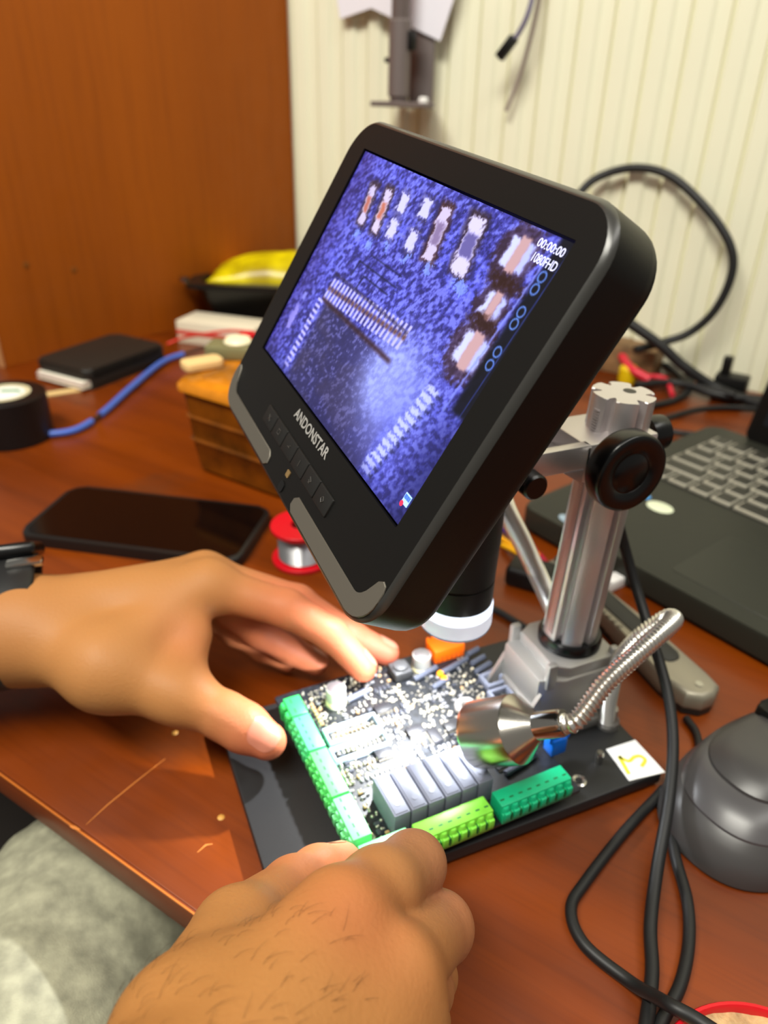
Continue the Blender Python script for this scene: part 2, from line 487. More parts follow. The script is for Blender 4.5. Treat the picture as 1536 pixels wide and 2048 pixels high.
# carriage arm
AZ = .1765
am = bmesh.new()
va, vb = .2345, .2655
bm_box(am, .196, .2350, va, vb, AZ - .0185, AZ, .0012)
for y0, y1 in ((va, va + .005), (vb - .005, vb)):
    bm_box(am, .132, .199, y0, y1, AZ - .0115, AZ, .0008)
bm_box(am, .132, .199, va + .003, vb - .003, AZ - .0115, AZ - .009, .0004)
bm_box(am, .132, .168, va + .001, vb - .001, AZ - .0115, AZ - .0006, .0004)
bm_prism(am, [(.186, AZ - .0115), (.1965, AZ - .0115), (.1965, AZ - .0185)], 0, vb - va, 0, 1, T(0, vb, 0) @ RX(R(90)))
arm = link('carriage_arm', finish(am), M_ALU, mic)
# focus knob with recessed cap
kn = [(.0, .0030), (.0082, .0030), (.0086, .0026), (.0092, .0026), (.0096, .0031), (.0160, .0040), (.0172, .0034), (.0176, .0020), (.0176, -.0045), (.0165, -.0065), (.0, -.0065)][::-1]
kc = PV(1254, 942, .2185)
link('focus_knob', lathe(kn, 56, cap=False, angle=50), M_BLACKGLOSS, mic, T(kc) @ RX(R(90)))
link('knob_axle', lathe([(.005, -.02), (.005, 0)], 20), M_STEEL, mic, T(kc + np.array([0, .008, 0])) @ RX(R(90)))
k2 = [(.0, .004), (.0068, .004), (.0082, .003), (.0086, -.003), (.0078, -.006), (.0, -.006)][::-1]
rc_ = PV(1312, 865, .2500)
link('lock_knob', lathe(k2, 30, cap=False), M_BLACKGLOSS, mic, T(rc_[0], .25, rc_[2]) @ RY(R(90)))
tk = PV(1062, 968, .2320)
link('tension_screw', lathe([(.0, .0045), (.0050, .0045), (.0058, .0035), (.0058, -.0045), (.003, -.005), (.003, -.012)][::-1], 24, cap=False), M_BLACKGLOSS, mic, T(tk) @ RX(R(90)))

# lens barrel with clear lit shroud
LU, LV = .1470, .2500
barrel = link('lens_barrel', lathe([(.0150, .1000), (.0168, .1000), (.0170, .1012), (.0170, .1120), (.0164, .1122), (.0164, .1132), (.0170, .1134), (.0175, .1300), (.0178, .1320), (.0178, .1690), (.0, .1690)], 48, cap=False), M_BLACK, mic, T(LU, LV, 0))
glow = mat('lit_frosted_ring', (226, 236, 250), .28, trans=.5, ior=1.3, emit=.55)
link('light_shroud', lathe([(.0168, .1000), (.0175, .0985), (.0176, .0880), (.0170, .0866), (.0160, .0862)], 48, cap=False), glow, mic, T(LU, LV, 0), label='clear glowing shroud under the lens barrel')
link('shroud_rim', lathe([(.0168, .0868), (.0173, .0860), (.0166, .0852), (.0158, .0858)], 48, cap=False), mat('clear_rim', (150, 156, 170), .15, spec=.8), mic, T(LU, LV, 0))
link('lens_glass', lathe([(0, .094), (.0155, .0935)], 32, cap=False), mat('led_ring', (240, 246, 255), .3, emit=2.5), barrel, T(LU, LV, 0))
ls = bpy.data.lights.new('microscope_ring_light', 'SPOT'); ls.energy = 0.6; ls.spot_size = R(150); ls.spot_blend = .5; ls.shadow_soft_size = .010; ls.color = (.93, .97, 1)
lo_ = bpy.data.objects.new('microscope_ring_light', ls); COL.objects.link(lo_); put(lo_, mic, T(LU, LV, .084))

# ---- monitor
X_ = np.array([.403, -.912, -.075]); X_ /= np.linalg.norm(X_)
Y_ = np.array([-.467, -.175, -.867]); Y_ -= (Y_ @ X_) * X_; Y_ /= np.linalg.norm(Y_)
_ex = np.array([math.cos(YAW), math.sin(YAW), 0]); _ey = np.array([-math.sin(YAW), math.cos(YAW), 0])
Eto = np.array([_ex, _ey, [0, 0, 1.0]])
X_ = Eto @ X_; Y_ = Eto @ Y_; N_ = np.cross(X_, Y_)
TLW = CAMP + .98 * (Eto @ np.array([-.012, .360, .284 - CAM_H]))
MON = Matrix.Identity(4)
for i in range(3):
    MON[i][0] = X_[i]; MON[i][1] = -Y_[i]; MON[i][2] = -N_[i]; MON[i][3] = TLW[i]
SW, SH = .1525, .0952
def loft(rings, cap0=True, cap1=True, angle=40):
    bm = bmesh.new(); vr = [[bm.verts.new(p) for p in r] for r in rings]
    n = len(vr[0])
    for a, b in zip(vr[:-1], vr[1:]):
        for i in range(n): bm.faces.new((a[i], a[(i + 1) % n], b[(i + 1) % n], b[i]))
    if cap0: bm.faces.new(vr[0][::-1])
    if cap1: bm.faces.new(vr[-1])
    return finish(bm, angle=angle)
hx0, hx1, hy0, hy1 = -.0178, .1680, -.1312, .0135
def hring(inset, z, r=.0175):
    return [(x, y, z) for x, y in rrect(hx0 + inset, hx1 - inset, hy0 + inset, hy1 - inset, max(r - inset, .001), 10)]
inner = [(x, y) for x, y in rrect(-.0008, SW + .0008, -SH - .0008, .0008, .0005, 10)]
rings = [hring(.010, -.0260, .0175)]
for a in np.linspace(0, 90, 7):
    rings.append(hring(.009 * (1 - math.sin(R(a))), -.0170 - .0085 * math.cos(R(a)), .0175))
rings += [hring(0, -.0024)]
mon = link('monitor', loft(rings, True, False), M_BLACK, mic, MON)
link('bezel_chamfer', loft([hring(0, -.0024), hring(.0003, -.0016), hring(.0016, -.0002), hring(.0022, 0)], False, False, angle=60), mat('satin_chamfer', (44, 43, 41), .30, spec=.7), mon, MON)
link('front_bezel', loft([hring(.0022, 0), [(x, y, 0) for x, y in inner], [(x, y, -.0012) for x, y in inner]], False, False), M_BEZEL, mon, MON)
# the picture on the display, painted per vertex
NX, NY = 440, 276
gx, gy = np.meshgrid(np.linspace(0, 1, NX), np.linspace(0, 1, NY))
def vnoise(x, y, seed):
    r = np.random.default_rng(seed); g = r.random((512, 512))
    xi = np.floor(x).astype(int); yi = np.floor(y).astype(int); fx = x - xi; fy = y - yi
    fx = fx * fx * (3 - 2 * fx); fy = fy * fy * (3 - 2 * fy)
    G = lambda a, b: g[a % 512, b % 512]
    return (G(xi, yi) * (1 - fx) + G(xi + 1, yi) * fx) * (1 - fy) + (G(xi, yi + 1) * (1 - fx) + G(xi + 1, yi + 1) * fx) * fy
def fbm(x, y, seed, o=4):
    s = 0; a = .5
    for i in range(o):
        s = s + a * vnoise(x * 2 ** i, y * 2 ** i, seed + i); a *= .5
    return s
C = np.zeros((NY, NX, 3))
def smooth(e0, e1, x):
    t = np.clip((x - e0) / (e1 - e0), 0, 1); return t * t * (3 - 2 * t)
def lay(mask, col):
    global C
    C = C * (1 - mask[..., None]) + np.array(col) / 255.0 * mask[..., None]
n1 = fbm(gx * 9, gy * 9, 1); n2 = fbm(gx * 95 + gy * 25, gy * 62, 5); n3 = fbm(gx * 170, gy * 120, 9, 2)
C[:] = np.array((84, 82, 172)) / 255
lay(smooth(.35, .65, n1) * .8, (112, 116, 226))
lay(smooth(.46, .66, n2) * .7, (150, 156, 248))
lay(smooth(.46, .32, n2) * .6, (44, 40, 96))
lay(smooth(.60, .72, n3) * .55, (190, 196, 255))
# big chip in the lower middle: darker and duller, with a soft glare
def rectm(x0, x1, y0, y1, s=.006, sk=0.0, jit=0.0):
    xx = gx + sk * (gy - (y0 + y1) / 2)
    if jit: xx = xx + (n2 - .47) * jit; yy = gy + (n3 - .4) * jit
    else: yy = gy
    return smooth(x0 - s, x0 + s, xx) * smooth(x1 + s, x1 - s, xx) * smooth(y0 - s, y0 + s, yy) * smooth(y1 + s, y1 - s, yy)
chip = rectm(.225, .77, .62, 1.2, .02)
lay(chip * .85, (62, 58, 104)); lay(chip * smooth(.52, .66, n2) * .55, (140, 138, 205)); lay(chip * smooth(.63, .70, n3) * .7, (180, 180, 240))
lay(smooth(.35, .6, n1) * chip * .3, (80, 68, 84))
g = np.exp(-(((gx - .70) / .13) ** 2 + ((gy - .68) / .16) ** 2)); lay(np.clip(g * 1.5, 0, 1) * (.85 + .5 * (n2 - .47)), (176, 186, 255))
g2 = np.exp(-(((gx - .80) / .11) ** 2 + ((gy - .80) / .22) ** 2)); lay(g2 * .5, (130, 138, 235))
# traces
for (x0, x1, y0, y1) in ((.28, .52, .395, .402), (.28, .288, .395, .47), (.33, .52, .35, .356), (.34, .5, .435, .442), (.34, .347, .44, .50)):
    lay(rectm(x0, x1, y0, y1, .004, .15) * .75, (36, 36, 78))
# chip pins (top row and two side rows)
for i in range(21):
    x = .198 + i * .0228; y0 = .515 - i * .0024
    lay(rectm(x, x + .0115, y0 + .005, y0 + .105, .0035, .10), (196, 192, 240))
    lay(rectm(x - .002, x + .0135, y0 + .045, y0 + .065, .008, .10) * .75, (96, 54, 36))
lay(rectm(.19, .66, .615, .632, .012) * .8, (66, 34, 34))
lay(rectm(.19, .67, .495, .508, .006, 0, .02) * .5, (50, 36, 50))
for i in range(13):
    y = .63 + i * .027
    lay(rectm(.170, .205, y, y + .013, .0045, -.05), (196, 192, 250))
lay(rectm(.06, .09, .72, .84, .006, 0, .03), (180, 178, 255)); lay(rectm(.07, .09, .655, .69, .005), (170, 176, 255))
for i in range(13):
    y = .585 + i * .031; x = .865 - i * .0055
    lay(rectm(x - .028, x + .024, y, y + .021, .006, 0, .02) * .95, (196, 202, 255))
    lay(rectm(x + .018, x + .034, y + .006, y + .022, .006, 0, .02) * .7, (52, 52, 96))
# parts along the top
def part(x0, x1, y0, y1, body, ends, sk=-.18, halo=(70, 46, 34)):
    lay(rectm(x0 - .012, x1 + .012, y0 - .02, y1 + .012, .015, sk, .025) * .75, halo)
    lay(rectm(x0, x1, y0, y1, .006, sk, .03), ends)
    h = (y1 - y0)
    lay(rectm(x0 + .006, x1 - .006, y0 + .28 * h, y1 - .3 * h, .008, sk, .02), body)
part(.150, .185, .110, .270, (190, 128, 116), (205, 196, 230)); part(.243, .280, .098, .272, (196, 130, 112), (210, 200, 232))
part(.538, .585, .060, .255, (150, 132, 170), (206, 196, 226), halo=(84, 46, 26)); part(.668, .728, .045, .240, (120, 112, 170), (212, 206, 240), halo=(62, 40, 34))
for cx, cy in ((.343, .118), (.358, .223), (.458, .097), (.472, .223)):
    lay(rectm(cx - .030, cx + .030, cy - .050, cy + .050, .02, -.15, .06) * .5, (96, 84, 96))
    lay(rectm(cx - .022, cx + .022, cy - .036, cy + .036, .006, -.15, .03), (206, 204, 255))
for (cx, cy, s) in ((.868, .095, 1.0), (.885, .262, .8), (.900, .415, 1.1)):
    lay(smooth(1.35, .95, np.hypot((gx - cx + .004) / (.062 * s), (gy - cy) / (.092 * s)) + (n2 - .47) * .8) * .6, (78, 48, 40))
    lay(rectm(cx - .042 * s, cx - .010, cy - .048 * s, cy + .052 * s, .008, .0, .02), (206, 210, 255))
    lay(rectm(cx + .012, cx + .042 * s, cy - .046 * s, cy + .05 * s, .008, .0, .02), (190, 196, 255))
    lay(rectm(cx - .016 * s, cx + .018 * s, cy - .058 * s, cy + .062 * s, .006, .0, .01), (200, 168, 172))
lay(rectm(.82, .95, .165, .205, .015, 0, .05) * .8, (62, 32, 22)); lay(rectm(.83, .95, .315, .34, .012, 0, .05) * .7, (62, 34, 26))
# white print on the right edge, dark border
lay(rectm(.955, 1.1, -.1, .60, .012, .02) * .92, (14, 14, 26))
for y in (.12, .16, .235, .275, .37, .415):
    lay(smooth(.75, 1.0, 1 - np.abs(np.hypot((gx - .972 - .02 * (y - .2)) / .014, (gy - y) / .022) - .75)) * .9, (128, 168, 250))
lay(rectm(.938, .944, .02, .62, .003, .05, .01) * .8, (150, 160, 240)); lay(rectm(.989, .992, .05, .62, .002, .03) * .7, (84, 104, 190))
for i, (x, y) in enumerate(((.19, .315), (.285, .325), (.38, .29), (.49, .285), (.60, .275), (.735, .265), (.76, .275))):
    lay(rectm(x - .012, x + .014, y - .018, y + .018, .004, -.1, .05) * .8, (150, 172, 250))
lay(smooth(.18, .0, gx) * .35, (52, 30, 100)); lay(smooth(.86, 1.0, gx) * smooth(.45, .8, gy) * .6, (34, 34, 84))
lay(smooth(.9, 1.02, gy) * .35, (40, 38, 96))
C = np.clip(np.clip(C, 0, 1) ** 1.28 * 1.12, 0, 1)
Clin = np.where(C <= .04045, C / 12.92, ((C + .055) / 1.055) ** 2.4)
V = np.stack([gx * SW, -gy * SH, np.full_like(gx, -.0009)], -1).reshape(-1, 3)
idx = np.arange(NX * NY).reshape(NY, NX)
Fq = np.stack([idx[:-1, :-1], idx[1:, :-1], idx[1:, 1:], idx[:-1, 1:]], -1).reshape(-1, 4)
me = raw_mesh(V, Fq.tolist(), False); set_tint(me, Clin.reshape(-1, 3))
M_SCREEN = attr_mat('lit_display', rough=.2, emit=1.15)
scr = link('screen', me, M_SCREEN, mon, MON, label='lit bluish display showing a magnified circuit board')
lit = mat('lit_text', (205, 208, 255), .5, emit=.9)
link('screen_timer', fit_mesh(text_mesh('00:00:00', .004), .1385, .1515, -.0047, -.0021, -.0004), lit, mon, MON)
link('screen_mode', fit_mesh(text_mesh('1080FHD', .004), .1400, .1518, -.0090, -.0062, -.0004), lit, mon, MON)
ic = bmesh.new(); bm_box(ic, .1480, .1518, -.0892, -.0855, -.0006, -.0004)
link('screen_icon', finish(ic), mat('icon_blue', (150, 190, 255), .5, emit=.8), mon, MON)
ic = bmesh.new()
for a, b in ((.1484, .1496), (.1499, .1506), (.1509, .1516)): bm_box(ic, a, b, -.0874, -.0859, -.0004, -.0002)
link('screen_icon_bars', finish(ic), mat('icon_lines', (60, 100, 200), .5, emit=.8), mon, MON)
link('screen_icon_dot', fit_mesh(lathe([(0, .0002), (.0011, .0001)], 12, cap=False), .1478, .1498, -.0903, -.0883, -.0002), mat('icon_red', (205, 40, 70), .5, emit=.8), mon, MON)
# brand lettering and buttons
link('brand_lettering', fit_mesh(text_mesh('ANDONSTAR', .006, .00004, .00012), .0590, .0972, -.1030, -.0986, .0001), mat('grey_print', (150, 148, 145), .5), mon, MON)
bw = .0136
M_BTN = mat('button_black', (20, 19, 18), .5)
icons = ['X', '<', '^', 'v', '>', 'OK']
btn = bmesh.new(); bm_prism(btn, rrect(.0003, bw - .0003, -.0038, .0038, .0006, 3), -.001, .0007, .0004, 2); btn = finish(btn)
for i in range(6):
    x = .0352 + i * bw
    B = MON @ T(x, -.1128, 0)
    b_ = link('control_button', btn, M_BTN, mon, B)
def icon_stroke(i):
    bm = bmesh.new(); cx = .0352 + (i + .5) * bw; cy = -.1128
    def bar(x0, y0, x1, y1):
        bm_tube(bm, [(cx + x0, cy + y0, .0008), (cx + x1, cy + y1, .0008)], .0002, 5)
    if i == 0: bar(-.0012, -.0012, .0012, .0012); bar(-.0012, .0012, .0012, -.0012)
    if i == 1: bar(-.001, -.001, .001, -.001); bar(.001, -.001, .001, .001); bar(.001, .001, -.001, .001); bar(-.001, .001, -.001, -.001)
    if i == 2: bar(-.001, 0, .001, 0); bar(0, 0, .001, .001)
    if i == 3: bar(0, -.0013, 0, .0013)
    if i == 4: bar(-.001, .0012, .001, 0); bar(-.001, -.0012, .001, 0); bar(-.001, 0, 0, -.0012)
    if i == 5: bar(-.0012, 0, 0, .0012); bar(0, .0012, .0012, 0); bar(.0012, 0, 0, -.0012); bar(0, -.0012, -.0012, 0)
    return finish(bm)
for i in range(6): link('button_icon', icon_stroke(i), mat('icon_dim', (60, 57, 54), .5), mon, MON)
# two gunmetal trims along the lower edge, turning up at the corners
def trim(mirror):
    out = []
    o = [(.0945, -.1215), (.1520, -.1215)]
    for a in np.linspace(-90, -22, 7): o.append((.1520 + .0065 * math.cos(R(a)), -.1150 + .0065 * math.sin(R(a))))
    o += [(.1605, -.1118), (.1628, -.1102), (.1648, -.1108), (.1656, -.1130), (.1656, -.1165)]
    for a in np.linspace(0, -90, 8): o.append((.1536 + .0120 * math.cos(R(a)), -.1165 + .0120 * math.sin(R(a))))
    o += [(.0945, -.1285), (.0915, -.1265), (.0918, -.1235)]
    if mirror: o = [(.1525 - x - .0023, y) for x, y in o][::-1]
    return o
for mflag in (False, True):
    link('corner_trim', prism(trim(mflag), -.0004, .0005, .0002, 1), M_TRIM, mon, MON, label='gunmetal metal trim along lower edge')
link('infrared_window', prism(rrect(.0760, .0806, -.1284, -.1238, .0018, 4), -.0003, .0004), M_BLACKGLOSS, mon, MON)
link('status_light', prism(rrect(.0768, .0798, -.1216, -.1188, .0004, 3), -.0003, .0004), mat('amber_led', (120, 96, 60), .4), mon, MON)
# rear mount of the monitor to the arm
hb = bmesh.new(); bm_box(hb, .060, .092, -.105, -.060, -.034, -.0235, .002)
link('rear_mount', finish(hb), M_BLACK, mon, MON)

# ---- gooseneck lamps
def gooseneck(path, r=.0039, turns_pitch=.0021):
    P = spline(path, 40)
    d = [0]
    for a, b in zip(P[:-1], P[1:]): d.append(d[-1] + np.linalg.norm(b - a))
    n = int(d[-1] / turns_pitch * 6)
    ss = np.linspace(0, d[-1], n); P = np.array(P); Q = np.stack([np.interp(ss, d, P[:, i]) for i in range(3)], -1)
    rr = r * (1 + .13 * np.cos(2 * math.pi * ss / turns_pitch))
    return tube(Q, list(rr), 14)
M_NECK = mat('gooseneck_steel', (218, 215, 210), .30, metal=.95)
hc = PX(1010, 1461, .056)
ax = hc - np.array([.1173, .2431, .020]); ax /= np.linalg.norm(ax)
neck = [hc + ax * .028, hc + ax * .036, PX(1212, 1366, .088), PX(1270, 1312, .094), PX(1322, 1266, .098), PX(1348, 1240, .096), PX(1330, 1238, .090), PX(1278, 1275, .077), PX(1238, 1325, .058), PX(1219, 1390, .034), PX(1213, 1446, .0125)]
def lamp_frame(hc, ax):
    z = Vector(ax); q = z.to_track_quat('Z', 'Y').to_matrix().to_4x4(); return T(hc) @ q
LF = lamp_frame(hc, ax)
hl = link('gooseneck_lamp', gooseneck(neck), M_NECK, mic, label='silver ribbed gooseneck lamp lit over the board')
link('lamp_head', lathe([(.0100, -.0145), (.0132, -.0165), (.0152, -.0160), (.0156, -.0145), (.0156, .0070), (.0153, .0076), (.0062, .0170), (.0058, .0175)], 64, cap=False, angle=25), mat('turned_aluminium', (205, 200, 192), .22, metal=1.0), hl, LF)
link('lamp_collar', lathe([(.0061, .0160), (.0061, .0290), (.0055, .0305), (.0030, .0305)], 32, cap=False), M_STEEL, hl, LF)
link('lamp_lens', lathe([(0, -.0150), (.0120, -.0146)], 32, cap=False), mat('lamp_led', (245, 250, 255), .3, emit=12), hl, LF)
sp = bpy.data.lights.new('gooseneck_spot', 'SPOT'); sp.energy = 1.8; sp.spot_size = R(72); sp.spot_blend = .8; sp.shadow_soft_size = .004; sp.color = (.94, .97, 1.0)
so = bpy.data.objects.new('gooseneck_spot', sp); COL.objects.link(so)
put(so, hl, LF @ T(0, 0, -.0175))
H2 = np.array([.156, .292, .150])
ax2 = H2 - np.array([.097, .240, .020]); ax2 /= np.linalg.norm(ax2)
neck2 = [PV(1144, 1330, .285), PV(1128, 1270, .285), PV(1096, 1195, .285), PV(1050, 1095, .285), PV(1005, 1000, .285), np.array([.186, .290, .152]), np.array([.183, .303, .178]), np.array([.176, .311, .190]), H2 + ax2 * .036, H2 + ax2 * .026]
h2 = link('gooseneck_lamp', gooseneck(neck2, .0049), M_NECK, mic, label='silver ribbed gooseneck rising behind the pillar')
LF2 = lamp_frame(H2, ax2)
sp2 = bpy.data.lights.new('gooseneck_spot', 'SPOT'); sp2.energy = 4.3; sp2.spot_size = R(84); sp2.spot_blend = .8; sp2.shadow_soft_size = .004; sp2.color = (.95, .97, 1.0)
so2 = bpy.data.objects.new('gooseneck_spot', sp2); COL.objects.link(so2); put(so2, h2, LF2 @ T(0, 0, -.0165))
link('lamp_lens', lathe([(0, -.0138), (.0100, -.0134)], 32, cap=False), mat('lamp_led', (245, 250, 255), .3, emit=6), h2, LF2)
link('lamp_head', lathe([(.0085, -.0125), (.0115, -.0145), (.0137, -.0140), (.0140, -.0128), (.0140, .0085), (.0137, .0092), (.0054, .0195), (.0050, .0240)], 40, cap=False, angle=25), M_ALU, h2, LF2)
sk = bmesh.new(); bm_lathe(sk, [(.006, 0), (.006, .004), (.0045, .006), (.004, .012)], 20)
link('neck_socket', finish(sk), M_CAST, mic, T(PX(1214, 1448, PZ)))
link('neck_socket', finish((lambda b: (bm_lathe(b, [(.006, 0), (.006, .02), (.004, .026)], 20), b)[1])(bmesh.new())), M_CAST, mic, T(PV(1144, 1330, .285)[0], .285, PZ))

# ================================================================== CIRCUIT BOARD
PCB_Z = .0195                                   # top face, held a little above the plate
PCB = T(.0735, .1815, PCB_Z) @ RZ(R(2.5))
PCBI = PCB.inverted()
def pc(px, py, h=0.0):
    p = PCBI @ Vector(PX(px, py, PCB_Z + h)); return p.x, p.y
pcb = thing('circuit_board', PCB, 'dark circuit board ringed by green terminal blocks under the microscope lens', 'circuit board')
BW, BH = .1130, .1185
M_BOARD = mat('dark_board', (24, 26, 30), .35, vary=.4, vscale=300)
link('board', prism(rrect(-.0005, BW, -.0005, BH, .0015, 3), -.0016, 0, .0002, 1), M_BOARD, pcb, PCB)
def green(name, c): return mat(name, c, .42, sub=.0, vary=.05, vscale=90)
G = {'g1': green('green_plastic', (44, 172, 84)), 'g2': green('mint_green', (70, 190, 116)), 'g3': green('light_green', (84, 200, 100)), 'g4': green('pale_green', (104, 205, 128)),
     'lime': green('lime_green', (120, 200, 62)), 'teal': green('teal_green', (14, 166, 116))}
def terminal(length, n, depth=.0112, h=.0105):
    """block along +y, outer side towards -x; rounded levers on the outer side"""
    bm = bmesh.new()
    bm_box(bm, .0022, depth, .0003, length - .0003, 0, h, .0006)
    bm_box(bm, .0006, .0030, .0003, length - .0003, 0, h * .62, .0005)
    p = length / n
    for i in range(n):
        y = (i + .5) * p
        bm_lathe(bm, [(.0, 0), (p * .36, 0), (p * .42, .0004), (p * .42, h * .80), (p * .30, h * .90), (0, h * .92)], 12, T(.0026, y, 0), cap=False)
        bm_box(bm, -.0004, .0016, y - p * .30, y + p * .30, h * .25, h * .70, .0004)
    return finish(bm)
def slots(length, n, h=.0105):
    bm = bmesh.new(); p = length / n
    for i in range(n):
        y = (i + .5) * p
        bm_box(bm, .0050, .0058, y - p * .22, y + p * .22, h - .0004, h + .00005)
        if i: bm_box(bm, .0000, .0026, i * p - .00025, i * p + .00025, h * .2, h * .63)
    return finish(bm)
M_SLOT = mat('slot_shadow_green', (20, 92, 46), .6)
left_row = [('g1', .0905, .1050, 2), ('g2', .0660, .0902, 5), ('g3', .0365, .0655, 6), ('g4', .0118, .0360, 5)]
for k, y0, y1, n in left_row:
    t_ = link('terminal_block', terminal(y1 - y0, n), G[k], pcb, PCB @ T(-.0020, y0, 0))
    link('wire_slots', slots(y1 - y0, n), M_SLOT, t_, PCB @ T(-.0020, y0, 0))
near_row = [('g4', .0005, .0240, 5), ('lime', .0262, .0635, 8), ('teal', .0672, .1065, 8)]
for k, x0, x1, n in near_row:
    Mx = PCB @ T(x0, -.0020, 0) @ Matrix(((0, 1, 0, 0), (1, 0, 0, 0), (0, 0, 1, 0), (0, 0, 0, 1)))
    bmt = terminal(x1 - x0, n)
    bmt.transform(Matrix(((0, 1, 0, 0), (1, 0, 0, 0), (0, 0, 1, 0), (0, 0, 0, 1)))); bmt.flip_normals()
    t_ = link('terminal_block', bmt, G[k], pcb, PCB @ T(x0, -.0020, 0))
    sl = slots(x1 - x0, n); sl.transform(Matrix(((0, 1, 0, 0), (1, 0, 0, 0), (0, 0, 1, 0), (0, 0, 0, 1)))); sl.flip_normals()
    link('wire_slots', sl, M_SLOT, t_, PCB @ T(x0, -.0020, 0))
# relays
M_RELAY = mat('grey_relay', (108, 112, 128), .45, vary=.04)
rl = bmesh.new(); bm_box(rl, 0, .0079, 0, .0235, 0, .0145, .0006); rl = finish(rl)
rlid = bmesh.new(); bm_box(rlid, .0008, .0071, .0008, .0227, .0143, .0149, .0003); bm_lathe(rlid, [(.0014, .0148), (.0014, .0151), (.0008, .0151)], 12, T(.004, .0055, 0), cap=True); rlid = finish(rlid)
for i in range(6):
    Mr = PCB @ T(.0200 + i * .00855, .0125, 0)
    r_ = link('relay', rl, M_RELAY, pcb, Mr); link('relay_lid', rlid, M_RELAY, r_, Mr)
# electrolytic capacitors
M_CAP = mat('capacitor_sleeve', (196, 196, 190), .35, metal=.3); M_CAPTOP = mat('capacitor_top', (150, 146, 150), .35, metal=.8)
cpb = lathe([(.0055, 0), (.0055, .0018), (.0050, .0022), (.0052, .0030), (.0053, .0108), (.0048, .0113)], 28, cap=False); cpt = lathe([(.0048, .0113), (.0042, .0116), (0, .0116)], 28, cap=False)
cpm = lathe([(.00545, .0004), (.00552, .0008), (.00552, .0030), (.00535, .0034)], 28, cap=False)
for px, py in ((672, 1406), (842, 1338)):
    x, y = pc(px, py); Mc = PCB @ T(x, y, 0)
    c_ = link('electrolytic_capacitor', cpb, M_CAP, pcb, Mc); link('capacitor_top', cpt, M_CAPTOP, c_, Mc); link('capacitor_seal', cpm, mat('cream_seal', (226, 214, 168), .5), c_, Mc)
# inductor, orange header, chips and frames
x, y = pc(800, 1350); ib = bmesh.new(); bm_box(ib, -.0055, .0055, -.0055, .0055, 0, .0062, .0012); bm_lathe(ib, [(.0046, .006), (.0044, .0076), (.0034, .0082), (0, .0082)], 20, None, False)
link('inductor', finish(ib), mat('ferrite_grey', (62, 62, 64), .5), pcb, PCB @ T(x, y, 0))
ob = bmesh.new(); bm_box(ob, 0, .0195, 0, .0120, 0, .0088, .0005)
for i in range(6): bm_box(ob, .0008 + i * .0031, .0026 + i * .0031, .0112, .0130, .004, .0098, .0003)
x, y = pc(868, 1330)
oc = link('orange_connector', finish(ob), mat('orange_plastic', (245, 104, 4), .42), pcb, PCB @ T(x + .0005, y, 0))
pb_ = bmesh.new()
for i in range(6): bm_box(pb_, .0012 + i * .0031, .0020 + i * .0031, -.0004, .0002, .0005, .0045)
link('connector_pins', finish(pb_), mat('dull_orange', (190, 84, 20), .5), oc, PCB @ T(x + .0005, y, 0))
M_IC = mat('chip_black', (28, 28, 32), .4); M_FRAME = mat('socket_grey', (112, 116, 132), .45); M_LEAD = mat('solder_tin', (170, 165, 152), .3, metal=.75)
M_SOCK = mat('pale_socket', (150, 166, 182), .45)
def frame_mesh(w_, h_, t, z):
    bm = bmesh.new()
    bm_box(bm, 0, w_, 0, t, 0, z, .0003); bm_box(bm, 0, w_, h_ - t, h_, 0, z, .0003); bm_box(bm, 0, t, t, h_ - t, 0, z, .0003); bm_box(bm, w_ - t, w_, t, h_ - t, 0, z, .0003)
    return finish(bm)
def put_frame(name, px, py, w_, h_, t, z, m, rot=0):
    x, y = pc(px, py); return link(name, frame_mesh(w_, h_, t, z), m, pcb, PCB @ T(x, y, 0) @ RZ(rot) @ T(-w_ / 2, -h_ / 2, 0))
put_frame('socket_frame', 985, 1366, .0125, .0105, .0018, .0042, M_FRAME); put_frame('socket_frame', 1003, 1398, .0130, .0105, .0018, .0040, M_FRAME)
put_frame('dip_socket', 705, 1466, .0290, .0110, .0013, .0040, M_SOCK); put_frame('dip_socket', 720, 1500, .0300, .0090, .0012, .0036, M_SOCK)
x, y = pc(932, 1420); link('toroid', lathe([(.0032, .0006), (.0024, .0022), (.0032, .0038), (.0050, .0044), (.0064, .0036), (.0068, .0020), (.0062, .0002)], 8, cap=False, angle=20), mat('toroid_grey', (128, 124, 120), .5), pcb, PCB @ T(x, y, 0))
icm = bmesh.new(); bm_box(icm, -.0045, .0045, -.0030, .0030, .0006, .0022, .0002); icm = finish(icm)
leg = bmesh.new()
for i in range(7):
    for s in (-1, 1): bm_box(leg, -.0040 + i * .00125, -.0034 + i * .00125, s * .0030 - .0006, s * .0030 + .0006, 0, .0012)
leg = finish(leg)
for px, py, a in ((830, 1465, 0), (768, 1510, 0), (870, 1475, 90), (765, 1420, 0), (905, 1455, 0), (1005, 1530, 0)):
    x, y = pc(px, py); Mi = PCB @ T(x, y, 0) @ RZ(R(a))
    c_ = link('chip', icm, M_IC, pcb, Mi); link('chip_leads', leg, M_LEAD, c_, Mi)
fuse = lathe([(.0, 0), (.0014, 0), (.0017, .0004), (.0017, .0150), (.0014, .0154), (0, .0154)], 14, cap=False)
M_FUSE = mat('slate_component', (74, 78, 92), .4)
